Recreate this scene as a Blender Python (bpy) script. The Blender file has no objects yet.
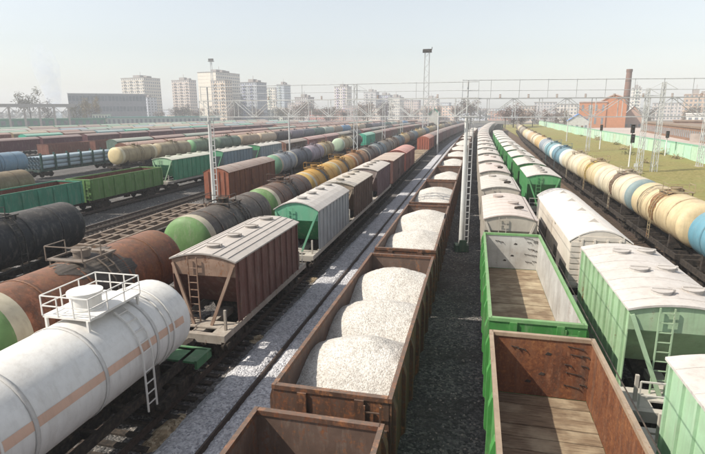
import bpy, math, random
from mathutils import Vector, Matrix
random.seed(7)
R = math.radians
sc = bpy.context.scene
col = sc.collection

# ------------------------------------------------------------------ camera
YAW, PITCH, ROLL = .2359, .2227, -.0051
cam_d = bpy.data.cameras.new('camera')
cam = bpy.data.objects.new('camera', cam_d); col.objects.link(cam)
fw = Vector((-math.sin(YAW)*math.cos(PITCH), math.cos(YAW)*math.cos(PITCH), -math.sin(PITCH)))
rt = Vector((math.cos(YAW), math.sin(YAW), 0)); up = rt.cross(fw)
r3 = math.cos(ROLL)*rt + math.sin(ROLL)*up; u3 = -math.sin(ROLL)*rt + math.cos(ROLL)*up
cam.matrix_world = Matrix(((r3.x, u3.x, -fw.x, 0), (r3.y, u3.y, -fw.y, 0), (r3.z, u3.z, -fw.z, 10.34), (0, 0, 0, 1)))
cam_d.sensor_width = 36; cam_d.lens = 25.93; cam_d.clip_start = .1; cam_d.clip_end = 6000
sc.camera = cam

# ------------------------------------------------------------------ sky, sun, exposure
SUN = Vector((-1, -.48, 1.16)).normalized()           # towards the sun
el = math.asin(SUN.z); az = math.atan2(SUN.x, SUN.y)
w = bpy.data.worlds.new('World'); sc.world = w; w.use_nodes = True
wn = w.node_tree.nodes; wl = w.node_tree.links
sky = wn.new('ShaderNodeTexSky'); sky.sky_type = 'NISHITA'; sky.sun_disc = False
sky.sun_elevation = el; sky.sun_rotation = az; sky.air_density = 1.35; sky.dust_density = 1.3; sky.ozone_density = 2.5
wn['Background'].inputs[1].default_value = .09
hs = wn.new('ShaderNodeHueSaturation'); hs.inputs['Saturation'].default_value = .40      # thin high overcast: a paler sky all over
wl.new(sky.outputs[0], hs.inputs['Color']); wl.new(hs.outputs[0], wn['Background'].inputs[0])
sd = bpy.data.lights.new('sun', 'SUN'); sd.energy = 3.25; sd.angle = R(.6); sd.color = (1, .93, .82)
so = bpy.data.objects.new('sun', sd); col.objects.link(so)
so.rotation_euler = (-SUN).to_track_quat('-Z', 'Y').to_euler()
sc.view_settings.view_transform = 'Standard'; sc.view_settings.look = 'None'
sc.view_settings.exposure = 0.95; sc.view_settings.gamma = 1.0
sc.cycles.max_bounces = 6; sc.cycles.volume_bounces = 1; sc.cycles.use_denoising = True

# ------------------------------------------------------------------ materials
def newmat(name):
    m = bpy.data.materials.new(name); m.use_nodes = True
    return m, m.node_tree.nodes, m.node_tree.links, m.node_tree.nodes['Principled BSDF']
def N(nodes, t, **k):
    n = nodes.new(t)
    for a, b in k.items(): setattr(n, a, b)
    return n
def noise(nodes, links, vec, scale, detail=4, rough=.55):
    n = N(nodes, 'ShaderNodeTexNoise'); n.inputs['Scale'].default_value = scale
    n.inputs['Detail'].default_value = detail; n.inputs['Roughness'].default_value = rough
    if vec is not None: links.new(vec, n.inputs['Vector'])
    return n.outputs['Fac']
def ramp(nodes, links, fac, stops):
    r = N(nodes, 'ShaderNodeValToRGB'); links.new(fac, r.inputs[0])
    e = r.color_ramp.elements
    while len(e) < len(stops): e.new(.5)
    for i, (p, c) in enumerate(stops):
        e[i].position = p; e[i].color = (*c, 1) if len(c) == 3 else c
    return r.outputs[0]
def mix(nodes, links, fac, a, b, blend='MIX'):
    m = N(nodes, 'ShaderNodeMix', data_type='RGBA', blend_type=blend)
    for s, v in ((m.inputs[0], fac), (m.inputs[6], a), (m.inputs[7], b)):
        if isinstance(v, (int, float)): s.default_value = v
        elif isinstance(v, tuple): s.default_value = (*v, 1)
        else: links.new(v, s)
    return m.outputs[2]
def math_(nodes, links, op, a, b=0., clamp=False):
    m = N(nodes, 'ShaderNodeMath', operation=op, use_clamp=clamp)
    for s, v in ((m.inputs[0], a), (m.inputs[1], b)):
        if isinstance(v, (int, float)): s.default_value = v
        else: links.new(v, s)
    return m.outputs[0]
def bump(nodes, links, bsdf, h, strength, dist):
    b = N(nodes, 'ShaderNodeBump'); b.inputs['Strength'].default_value = strength; b.inputs['Distance'].default_value = dist
    links.new(h, b.inputs['Height']); links.new(b.outputs[0], bsdf.inputs['Normal'])
def objvec(nodes, links, scale=(1, 1, 1)):
    tc = N(nodes, 'ShaderNodeTexCoord'); oi = N(nodes, 'ShaderNodeObjectInfo')
    mp = N(nodes, 'ShaderNodeMapping'); mp.inputs['Scale'].default_value = scale
    off = N(nodes, 'ShaderNodeVectorMath', operation='SCALE'); off.inputs[0].default_value = (37., 19., 53.)
    links.new(oi.outputs['Random'], off.inputs['Scale'])
    links.new(tc.outputs['Object'], mp.inputs['Vector']); links.new(off.outputs[0], mp.inputs['Location'])
    return mp.outputs[0], oi
def paint(name, dust=.25, rough=.6, dustc=(.34, .30, .25), streak=.22):
    """paint in the object's own colour; the colour's alpha says how rusty it is"""
    m, n, l, b = newmat(name)
    v, oi = objvec(n, l); vs, _ = objvec(n, l, (1, 1, streak))
    big = noise(n, l, v, .9, 5, .62); fine = noise(n, l, v, 9, 4, .65); st = noise(n, l, vs, 3.2, 5, .7)
    bigc = math_(n, l, 'MULTIPLY', math_(n, l, 'SUBTRACT', big, .34), 3.0, True)
    base = mix(n, l, math_(n, l, 'MULTIPLY', bigc, math_(n, l, 'ADD', .18, oi.outputs['Alpha'], True)), oi.outputs['Color'],
               mix(n, l, 1., oi.outputs['Color'], (.50, .46, .43), 'MULTIPLY'))
    pale = mix(n, l, math_(n, l, 'MULTIPLY', math_(n, l, 'SUBTRACT', st, .5, True), 1.1, True), base, (.42, .38, .32))
    s = math_(n, l, 'ADD', math_(n, l, 'MULTIPLY', st, .6), math_(n, l, 'MULTIPLY', fine, .4))
    thr = math_(n, l, 'SUBTRACT', .74, math_(n, l, 'MULTIPLY', oi.outputs['Alpha'], .36))
    mask = math_(n, l, 'MULTIPLY', math_(n, l, 'SUBTRACT', s, thr), 9., True)
    mask.node.use_clamp = True
    rust = ramp(n, l, math_(n, l, 'ADD', math_(n, l, 'MULTIPLY', fine, .55), math_(n, l, 'MULTIPLY', big, .45)), [(.34, (.040, .018, .011)), (.5, (.14, .048, .020)), (.66, (.27, .115, .045))])
    c = mix(n, l, mask, pale, rust)
    g = N(n, 'ShaderNodeNewGeometry'); sx = N(n, 'ShaderNodeSeparateXYZ'); l.new(g.outputs['True Normal'], sx.inputs[0])
    upf = math_(n, l, 'MULTIPLY', math_(n, l, 'SUBTRACT', sx.outputs[2], .45, True), dust*1.8, True)
    d = math_(n, l, 'MULTIPLY', upf, math_(n, l, 'ADD', big, .35), True)
    c = mix(n, l, d, c, dustc)
    vg, _ = objvec(n, l, (1.6, 1.6, .12)); gst = noise(n, l, vg, 2.2, 5, .7)
    grime = math_(n, l, 'MULTIPLY', math_(n, l, 'SUBTRACT', gst, .50), 2.6, True)
    grime = math_(n, l, 'MULTIPLY', grime, math_(n, l, 'ADD', .22, math_(n, l, 'MULTIPLY', oi.outputs['Alpha'], .6)), True)
    c = mix(n, l, grime, c, (.085, .072, .060))
    l.new(c, b.inputs['Base Color'])
    rr = math_(n, l, 'ADD', rough-.1, math_(n, l, 'MULTIPLY', fine, .35)); l.new(rr, b.inputs['Roughness'])
    b.inputs['Specular IOR Level'].default_value = .35
    bump(n, l, b, fine, .25, .02)
    return m
def simple(name, stops, scale, rough=.85, detail=5, bstr=.4, bdist=.03, gen='Object', stretch=(1, 1, 1), metal=0):
    m, n, l, b = newmat(name)
    v, oi = objvec(n, l, stretch)
    f = noise(n, l, v, scale, detail, .62); c = ramp(n, l, f, stops)
    f2 = noise(n, l, v, scale*.07, 3)
    c = mix(n, l, math_(n, l, 'MULTIPLY', f2, .6), c, mix(n, l, 1., c, (.5, .5, .5), 'MULTIPLY'))
    l.new(c, b.inputs['Base Color']); b.inputs['Roughness'].default_value = rough; b.inputs['Metallic'].default_value = metal
    b.inputs['Specular IOR Level'].default_value = .25
    if bstr: bump(n, l, b, f, bstr, bdist)
    return m
def stones(name, cols, scale, bstr=1., bdist=.05, patch=None, patch_scale=.25):
    m, n, l, b = newmat(name)
    tc = N(n, 'ShaderNodeTexCoord')
    vo = N(n, 'ShaderNodeTexVoronoi'); vo.inputs['Scale'].default_value = scale; l.new(tc.outputs['Object'], vo.inputs['Vector'])
    hsv = N(n, 'ShaderNodeSeparateColor'); l.new(vo.outputs['Color'], hsv.inputs[0])
    c = ramp(n, l, hsv.outputs[0], cols)
    if patch:
        pn = noise(n, l, tc.outputs['Object'], patch_scale, 5, .6)
        c = mix(n, l, math_(n, l, 'MULTIPLY', math_(n, l, 'SUBTRACT', pn, .48), 5., True), c, patch)
    c = mix(n, l, noise(n, l, tc.outputs['Object'], 1.3, 4), c, mix(n, l, 1., c, (.6, .58, .56), 'MULTIPLY'))
    l.new(c, b.inputs['Base Color']); b.inputs['Roughness'].default_value = .9; b.inputs['Specular IOR Level'].default_value = .2
    inv = math_(n, l, 'SUBTRACT', 1., vo.outputs['Distance'])
    bump(n, l, b, inv, bstr, bdist)
    return m
PAINT = paint('weathered_paint', .20)
ROOFP = paint('dusty_roof_paint', .55, .75, (.50, .46, .42), 1.)
TANKP = paint('tank_paint', .22, .5, (.30, .25, .19), .35)
WHITEP = paint('pale_enamel', .06, .38, (.5, .48, .44), .3)
DARK = simple('oily_undercarriage', [(.3, (.018, .016, .015)), (.55, (.055, .044, .036)), (.8, (.13, .095, .07))], 6)
STEEL = simple('rail_steel', [(.3, (.045, .032, .026)), (.7, (.11, .08, .065))], 8, .5, bstr=.1)
def woodmat():
    m, n, l, b = newmat('worn_wood')
    v, oi = objvec(n, l, (.35, 5, 5)); f = noise(n, l, v, 5, 5, .65); v2, _ = objvec(n, l, (1, 1, 1)); g = noise(n, l, v2, .8, 4)
    c = ramp(n, l, f, [(.28, (.07, .042, .024)), (.5, (.20, .14, .085)), (.72, (.33, .25, .155))])
    c = mix(n, l, math_(n, l, 'MULTIPLY', oi.outputs['Random'], .35), c, mix(n, l, 1., c, (.45, .42, .40), 'MULTIPLY'))
    c = mix(n, l, math_(n, l, 'MULTIPLY', math_(n, l, 'SUBTRACT', g, .48), 4., True), c, (.40, .33, .22))
    l.new(c, b.inputs['Base Color']); b.inputs['Roughness'].default_value = .9; bump(n, l, b, f, .5, .02)
    return m
WOOD = woodmat()

GALV = simple('galvanised_steel', [(.3, (.42, .43, .43)), (.7, (.62, .63, .62))], 4, .5, bstr=.05)
GRAV = stones('white_gravel', [(.0, (.42, .39, .35)), (.5, (.60, .57, .52)), (1., (.72, .69, .64))], 25, .5, .035)
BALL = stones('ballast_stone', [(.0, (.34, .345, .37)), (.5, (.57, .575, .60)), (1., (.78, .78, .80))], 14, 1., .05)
YARD = stones('yard_dirt', [(.0, (.06, .06, .062)), (.6, (.14, .135, .132)), (1., (.30, .28, .26))], 11, 1., .06, (.085, .076, .068), .22)
TAN = stones('sunlit_tan_gravel', [(.0, (.20, .15, .09)), (.5, (.38, .29, .18)), (1., (.55, .46, .32))], 9, 1., .06)  # yellowish gravel tone with sunlight painted into it
BROWN = simple('brown_dirt', [(.3, (.085, .055, .036)), (.55, (.15, .10, .066)), (.8, (.23, .165, .11))], 1.6)
def grassmat():
    m, n, l, b = newmat('dry_grass')
    tc = N(n, 'ShaderNodeTexCoord'); o_ = tc.outputs['Object']
    f = noise(n, l, o_, 2.2, 8, .7); g = noise(n, l, o_, .09, 5, .6); h = noise(n, l, o_, .35, 6, .65)
    c = ramp(n, l, f, [(.25, (.10, .105, .03)), (.5, (.22, .19, .07)), (.75, (.37, .31, .15))])
    c = mix(n, l, math_(n, l, 'MULTIPLY', math_(n, l, 'SUBTRACT', g, .46), 5., True), c, mix(n, l, f, (.14, .15, .045), (.29, .265, .105)))
    c = mix(n, l, math_(n, l, 'MULTIPLY', math_(n, l, 'SUBTRACT', h, .60), 6., True), c, (.20, .145, .095))
    l.new(c, b.inputs['Base Color']); b.inputs['Roughness'].default_value = 1.; b.inputs['Specular IOR Level'].default_value = .1
    bump(n, l, b, f, .8, .15)
    return m
GRASS = grassmat()

CITYG = simple('city_ground', [(.3, (.09, .08, .065)), (.7, (.18, .16, .13))], .05, .95, bstr=0)
CONC = simple('pale_concrete', [(.3, (.40, .34, .30)), (.7, (.56, .48, .43))], .5, .9, bstr=.1)
FENCE = paint('fence_paint', .1, .7, (.4, .38, .33), .3)
BUILD = paint('facade_plaster', .15, .85, (.35, .33, .30), .2)
GLASS = simple('window_glass', [(.3, (.16, .18, .20)), (.7, (.30, .32, .35))], .4, .2, bstr=0)
BARK = simple('bark', [(.3, (.05, .04, .03)), (.7, (.12, .10, .08))], 3)
LEAF = paint('twig_leaves', 0, .9)
SMOKE = None

# ------------------------------------------------------------------ mesh building
class MB:
    def __init__(s): s.v = []; s.f = []; s.m = []; s.sm = []
    def add(s, vs, fs, m=0, smooth=False):
        o = len(s.v); s.v += [tuple(q) for q in vs]
        for f in fs: s.f.append([o+i for i in f]); s.m.append(m); s.sm.append(smooth)
    def box(s, x0, x1, y0, y1, z0, z1, m=0):
        s.add([(x0,y0,z0),(x1,y0,z0),(x1,y1,z0),(x0,y1,z0),(x0,y0,z1),(x1,y0,z1),(x1,y1,z1),(x0,y1,z1)],
              [(0,3,2,1),(4,5,6,7),(0,1,5,4),(1,2,6,5),(2,3,7,6),(3,0,4,7)], m)
    def bar(s, p, q, a=.06, b=None, m=0):
        b = a if b is None else b
        p = Vector(p); q = Vector(q); d = (q-p).normalized()
        ref = Vector((0,0,1)) if abs(d.z) < .9 else Vector((0,1,0))
        x = d.cross(ref).normalized()*a/2; y = d.cross(x).normalized()*b/2
        s.add([p-x-y,p+x-y,p+x+y,p-x+y,q-x-y,q+x-y,q+x+y,q-x+y],
              [(0,3,2,1),(4,5,6,7),(0,1,5,4),(1,2,6,5),(2,3,7,6),(3,0,4,7)], m)
    def cyl(s, p, q, r, n=12, r2=None, m=0, caps=True):
        r2 = r if r2 is None else r2
        p = Vector(p); q = Vector(q); d = (q-p).normalized()
        ref = Vector((0,0,1)) if abs(d.z) < .9 else Vector((0,1,0))
        x = d.cross(ref).normalized(); y = d.cross(x)
        vs = []
        for c, rr in ((p, r), (q, r2)):
            for i in range(n):
                a = 2*math.pi*i/n; vs.append(c+x*math.cos(a)*rr+y*math.sin(a)*rr)
        s.add(vs, [(i, (i+1) % n, n+(i+1) % n, n+i) for i in range(n)], m, True)
        if caps: s.add(vs[:n], [tuple(range(n))[::-1]], m); s.add(vs[n:], [tuple(range(n))], m)
    def lathe_y(s, prof, zc, n=28, m=0, a0=0, a1=2*math.pi, xc=0):
        k = len(prof); full = abs(a1-a0-2*math.pi) < 1e-4; cnt = n if full else n+1
        vs = []
        for i in range(cnt):
            a = a0+(a1-a0)*i/n
            for (y, r) in prof: vs.append((xc+math.sin(a)*r, y, zc+math.cos(a)*r))
        fs = []
        for i in range(n):
            j = (i+1) % cnt
            for t in range(k-1): fs.append((i*k+t, j*k+t, j*k+t+1, i*k+t+1))
        s.add(vs, fs, m, True)
    def poly_xz(s, pts, y0, y1, m=0, smooth=False):       # polygon in x-z swept along y
        n = len(pts)
        vs = [(x, y0, z) for x, z in pts]+[(x, y1, z) for x, z in pts]
        s.add(vs, [(i, (i+1) % n, n+(i+1) % n, n+i) for i in range(n)], m, smooth)
        s.add(vs[:n], [tuple(range(n))], m); s.add(vs[n:], [tuple(range(n))[::-1]], m)
    def poly_yz(s, pts, x0, x1, m=0):
        n = len(pts)
        vs = [(x0, y, z) for y, z in pts]+[(x1, y, z) for y, z in pts]
        s.add(vs, [(i, (i+1) % n, n+(i+1) % n, n+i) for i in range(n)], m)
        s.add(vs[:n], [tuple(range(n))], m); s.add(vs[n:], [tuple(range(n))[::-1]], m)
    def mesh(s, name):
        me = bpy.data.meshes.new(name); me.from_pydata(s.v, [], s.f); me.update()
        me.polygons.foreach_set('material_index', s.m); me.polygons.foreach_set('use_smooth', s.sm)
        return me
CACHE = {}
def cached(key, fn, mats):
    if key not in CACHE:
        b = MB(); fn(b); me = b.mesh(str(key[0] if isinstance(key, tuple) else key))
        for m in (mats if isinstance(mats, (list, tuple)) else [mats]): me.materials.append(m)
        import bmesh
        bm = bmesh.new(); bm.from_mesh(me); bmesh.ops.recalc_face_normals(bm, faces=bm.faces); bm.to_mesh(me); bm.free()
        CACHE[key] = me
    return CACHE[key]
def tag(o, label, cat, group=None, kind=None):
    if label: o['label'] = label
    if cat: o['category'] = cat
    if group: o['group'] = group
    if kind: o['kind'] = kind
    return o
def part(name, me, parent=None, c=(.5, .5, .5, 0), loc=(0, 0, 0), rz=0, label=None, kind=None):
    o = bpy.data.objects.new(name, me); col.objects.link(o)
    if len(c) == 3: c = (*c, .2)
    o.color = c; o.location = loc; o.rotation_euler = (0, 0, rz)
    if parent: o.parent = parent
    if label: o['label'] = label
    if kind: o['kind'] = kind
    return o
def root(name, loc, rz, label, cat, group=None):
    o = bpy.data.objects.new(name, None); col.objects.link(o); o.location = loc; o.rotation_euler = (0, 0, rz)
    o.empty_display_size = .5
    return tag(o, label, cat, group)
def single(name, key, fn, mats, label=None, cat=None, group=None, kind=None, c=(.5, .5, .5, .2), loc=(0, 0, 0), rz=0):
    o = part(name, cached(key, fn, mats), None, c, loc, rz)
    return tag(o, label, cat, group, kind)

# ------------------------------------------------------------------ tracks: x as a smooth function of y
TR = {
 'A':  [(-30,-3.26),(60,-3.22),(100,-2.95),(165,-2.4),(222,-.7),(300,3.8),(450,19)],
 'B':  [(-30,-7.25),(60,-7.25),(100,-7.1),(165,-6.7),(222,-5.),(300,-.5),(450,14.7)],
 'R1': [(-30,2.31),(30,2.25),(85,1.95),(120,2.0),(165,2.2),(222,4.0),(300,8.6),(450,24)],
 'R2': [(-30,6.55),(60,6.5),(100,6.3),(145,6.4),(170,6.8),(222,8.5),(300,13.2),(450,28.5)],
 'R3': [(-30,14.3),(60,14.3),(94,14.3),(130,15.2),(176,16.3),(222,18.2),(300,22.5),(450,38)],
 'C':  [(-30,-11.0),(25,-11.2),(45,-11.45),(60,-11.6),(75,-11.9),(100,-12.3),(125,-12.5),(165,-12.1),(222,-10.),(300,-5),(450,10)],
 'D':  [(-30,-15.4),(22,-15.6),(40,-16.1),(60,-16.8),(80,-17.6),(110,-18.7),(143,-19.2),(180,-19),(230,-17),(300,-12.5),(450,3)],
 'E':  [(-30,-26.3),(20,-26.4),(30,-26.5),(50,-27.1),(70,-27.9),(90,-29.1),(110,-30.1),(150,-31.2),(200,-31),(260,-28.5),(320,-24),(450,-9)],
 'X':  [(-30,-34),(50,-34.4),(90,-35),(150,-36.3),(200,-36),(260,-33.5),(320,-29),(450,-14)],
 'F':  [(-30,-41.2),(60,-41.0),(85,-40.5),(120,-40.2),(160,-40),(220,-38.5),(280,-35.5),(370,-27),(450,-17)],
 'G':  [(-30,-46.6),(100,-46.6),(160,-46.3),(220,-44.5),(280,-41.5),(370,-33),(450,-23)],
 'P':  [(-30,-60.5),(100,-60.5),(160,-60),(220,-58),(280,-53),(370,-40),(450,-26)],
 'Q':  [(-30,-71),(100,-70),(160,-69),(220,-66),(280,-60),(370,-47),(450,-33)],
}
for i, x0 in enumerate((-83, -96, -113, -131, -147, -163, -182, -204)):
    TR['Z%d' % i] = [(-30,x0),(200,x0+2),(260,x0+6),(320,x0+12),(450,x0+30)]
def tx(t, y):
    P = TR[t]
    if y <= P[0][0]: return P[0][1]
    for i in range(len(P)-1):
        if y <= P[i+1][0]:
            (y0,x0),(y1,x1) = P[i],P[i+1]
            m0 = (x1-x0)/(y1-y0) if i == 0 else (x1-P[i-1][1])/(y1-P[i-1][0])
            m1 = (x1-x0)/(y1-y0) if i == len(P)-2 else (P[i+2][1]-x0)/(P[i+2][0]-y0)
            h = y1-y0; s = (y-y0)/h
            return (2*s**3-3*s*s+1)*x0+(s**3-2*s*s+s)*h*m0+(-2*s**3+3*s*s)*x1+(s**3-s*s)*h*m1
    return P[-1][1]
def pose(t, y, half=5.):
    a, b = tx(t, y-half), tx(t, y+half)
    return ((a+b)/2, y, 0), -math.atan2(b-a, 2*half)

# ------------------------------------------------------------------ setting: ground, tracks, hard standing
def sheet(name, x0, x1, y0, y1, z, mat, kind='structure', nx=1, ny=1, fn=None):
    def f(b):
        vs = []
        for j in range(ny+1):
            for i in range(nx+1):
                x = x0+(x1-x0)*i/nx; y = y0+(y1-y0)*j/ny
                vs.append((x, y, fn(x, y) if fn else z))
        b.add(vs, [(j*(nx+1)+i, j*(nx+1)+i+1, (j+1)*(nx+1)+i+1, (j+1)*(nx+1)+i) for j in range(ny) for i in range(nx)], 0, fn is not None)
    return single(name, (name, x0, y0), f, mat, kind=kind)
sheet('ground', -1500, 1500, -60, 1600, -.31, CITYG)
sheet('yard_ground', -260, 60, -50, 460, -.27, YARD)
sheet('dirt_strip', 9.3, 19.0, -20, 420, -.22, BROWN)
def vnoise(x, y, s=1.):
    def h(i, j): return (math.sin(i*127.1+j*311.7)*43758.5453) % 1
    x *= s; y *= s; i, j = math.floor(x), math.floor(y); u, v = x-i, y-j
    u = u*u*(3-2*u); v = v*v*(3-2*v)
    return (h(i,j)*(1-u)+h(i+1,j)*u)*(1-v)+(h(i,j+1)*(1-u)+h(i+1,j+1)*u)*v
sheet('grass', 17.2, 60, -10, 430, 0, GRASS, 'stuff', 60, 220,
      lambda x, y: -.16+.5*vnoise(x, y, .08)*min(1, (x-17.2)/6)+.16*vnoise(x, y, .5))
sheet('concrete_lot', 62, 330, 60, 330, .55, CONC)
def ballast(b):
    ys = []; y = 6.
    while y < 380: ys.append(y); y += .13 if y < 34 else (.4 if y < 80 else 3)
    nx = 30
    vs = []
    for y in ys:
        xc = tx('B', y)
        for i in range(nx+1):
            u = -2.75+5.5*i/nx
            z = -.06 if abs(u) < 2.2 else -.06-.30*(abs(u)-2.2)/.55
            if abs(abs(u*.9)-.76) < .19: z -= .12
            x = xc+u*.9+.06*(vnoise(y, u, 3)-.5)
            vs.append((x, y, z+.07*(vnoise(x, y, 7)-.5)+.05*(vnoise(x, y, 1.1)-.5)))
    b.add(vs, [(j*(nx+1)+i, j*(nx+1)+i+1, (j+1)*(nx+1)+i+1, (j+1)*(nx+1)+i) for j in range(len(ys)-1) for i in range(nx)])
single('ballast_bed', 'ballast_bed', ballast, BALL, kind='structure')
def rail_mesh(t, side):
    def f(b):
        y = -12.; pts = []
        while y < 400: pts.append((tx(t, y)+side*.76, y)); y += 4 if y < 120 else 8
        for (xa, ya), (xb, yb) in zip(pts, pts[1:]):
            b.add([(xa-.036,ya,0),(xa+.036,ya,0),(xb+.036,yb,0),(xb-.036,yb,0),
                   (xa-.036,ya,-.05),(xa+.036,ya,-.05),(xb+.036,yb,-.05),(xb-.036,yb,-.05),
                   (xa-.075,ya,-.2),(xa+.075,ya,-.2),(xb+.075,yb,-.2),(xb-.075,yb,-.2)],
                  [(0,1,2,3),(0,3,7,4),(1,5,6,2),(4,7,11,8),(5,9,10,6)])
    return f
for t in ('A','B','C','D','E','X','F','R1','R2','R3'):
    for s in (-1, 1): single('rail', ('rail', t, s), rail_mesh(t, s), STEEL, kind='structure')
def sleepers(t, y0, y1):
    def f(b):
        y = y0
        while y < y1:
            xc = tx(t, y); b.box(xc-1.35, xc+1.35, y-.12, y+.12, -.26, -.19); y += .6
    return f
for t in ('C','D','E','X','F','R1','R3'): single('sleepers', ('sleepers', t), sleepers(t, 4, 110), DARK, kind='stuff')
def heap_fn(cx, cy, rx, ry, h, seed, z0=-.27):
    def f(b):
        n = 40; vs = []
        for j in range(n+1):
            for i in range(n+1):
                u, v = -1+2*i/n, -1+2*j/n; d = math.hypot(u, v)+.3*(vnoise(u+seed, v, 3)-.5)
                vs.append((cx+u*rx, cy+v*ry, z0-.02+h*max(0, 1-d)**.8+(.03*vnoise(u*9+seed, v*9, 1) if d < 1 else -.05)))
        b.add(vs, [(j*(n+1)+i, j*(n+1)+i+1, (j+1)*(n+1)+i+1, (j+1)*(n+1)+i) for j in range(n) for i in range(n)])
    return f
single('sunlit_gravel_patch', 'sunlit_gravel_patch', heap_fn(-9.85, 13.4, .42, 1.2, .2, 3), TAN, kind='stuff')  # low tan heaps standing in for sunlit ground patches, sunlight put into the colour
single('sunlit_gravel_patch', 'sunlit_gravel_patch2', heap_fn(-9.8, 20.9, .3, .5, .12, 8), TAN, kind='stuff')
single('sunlit_gravel_patch', 'sunlit_gravel_patch3', heap_fn(-9.95, 29.9, .35, .7, .12, 5), TAN, kind='stuff')

def scatter(b):
    rr = random.Random(3)
    for k in range(1500):
        if k < 700: x, y = rr.uniform(-1.5, .6), 7+rr.random()**1.6*60
        elif k < 1100: x, y = -9.6-rr.random()*1.8, 8+rr.random()**1.4*70
        else: x, y = rr.uniform(-38,-29), 30+rr.random()*50
        r = rr.uniform(.02,.06)*(1 if k < 1100 else 1.6); z = -.26
        P = [(x+r*math.cos(a)*rr.uniform(.7,1.2), y+r*math.sin(a)*rr.uniform(.7,1.2), z) for a in (0,1.6,3.1,4.7)]+[(x+r*.2,y,z+r*1.1)]
        b.add(P, [(0,1,4),(1,2,4),(2,3,4),(3,0,4)])
single('loose_stones', 'loose_stones', scatter, CONC, kind='stuff')

# ------------------------------------------------------------------ wagon running gear
def bogie_fn(b, wheels=True):
    for s in (-1, 1):
        b.poly_yz([(-1.25,.42),(-1.25,.62),(-.5,.80),(.5,.80),(1.25,.62),(1.25,.42),(.6,.36),(.35,.22),(-.35,.22),(-.6,.36)], s*1.02-.09, s*1.02+.09)
        for k in (-.18, 0, .18): b.cyl((s*1.0,k,.3),(s*1.0,k,.62),.07,8)
        for k in (-.925,.925): b.box(s*1.13-.1,s*1.13+.1,k-.16,k+.16,.36,.64)
    b.box(-1.2,1.2,-.22,.22,.58,.86)
    for k in (-.925,.925): b.cyl((-.95,k,.475),(.95,k,.475),.085,8)
def wheel_fn(b):
    b.cyl((-.07,0,0),(.06,0,0),.475,20); b.cyl((-.07,0,0),(-.045,0,0),.505,20); b.cyl((.06,0,0),(.10,0,0),.16,10)
def bogie_joined(b):
    bogie_fn(b)
    for x in (-.80,.80):
        for k in (-.925,.925): b.cyl((x-.07,k,.475),(x+.07,k,.475),.475,14)
def coupler_fn(b):
    b.box(-.14,.14,-.55,.1,.92,1.16); b.box(-.2,.17,-.72,-.52,.88,1.2); b.box(-.2,-.06,-.86,-.7,.9,1.18)
    b.bar((.22,0,.9),(.3,-.4,.62),.05); b.bar((.3,-.4,.62),(.25,-.62,.9),.05)
def gear(o, half, bog, lod):
    """bogies, wheels, couplers under a wagon of half length (to the end beam)"""
    for s in (-1, 1):
        if lod == 0:
            bo = part('bogie', cached('bogie', bogie_fn, DARK), o, loc=(0, s*bog, 0))
            for x in (-.8, .8):
                for k in (-.925, .925):
                    part('wheel', cached('wheel', wheel_fn, DARK), bo, loc=(x, k, .475), rz=0 if x > 0 else math.pi)
        else: part('bogie', cached('bogie_joined', bogie_joined, DARK), o, loc=(0, s*bog, 0))
        if lod < 2: part('coupler', cached('coupler', coupler_fn, DARK), o, loc=(0, s*half, 0), rz=0 if s < 0 else math.pi)
def frame_fn(half, wd=1.45, z0=.98, z1=1.30):
    def f(b):
        for s in (-1,1): b.box(s*wd-.07,s*wd+.07,-half,half,z0,z1)
        for s in (-1,1): b.box(-wd+.07,wd-.07,s*(half-.1)-.1,s*(half-.1)+.1,z0-.03,z1)
        b.box(-.22,.22,-half+.2,half-.2,z0-.05,z1-.03)
        y = -half+1.3
        while y < half-.6: b.box(-wd+.07,wd-.07,y-.07,y+.07,z0,z1-.04); y += 1.35
    return f
def airtank_fn(b):
    b.cyl((-.7,-1.2,.75),(-.7,-.1,.75),.2,12); b.box(.2,.6,.3,1.0,.5,.95); b.bar((.4,1.,.7),(.2,3.2,.75),.05); b.bar((.5,-3.2,.75),(.3,.3,.7),.05)
def ladder_fn(h, wd=.4, n=8):
    def f(b):
        for s in (-1,1): b.bar((s*wd/2,0,0),(s*wd/2,0,h),.045)
        for i in range(n): z = h*(i+.5)/n; b.bar((-wd/2,0,z),(wd/2,0,z),.03)
    return f

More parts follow.
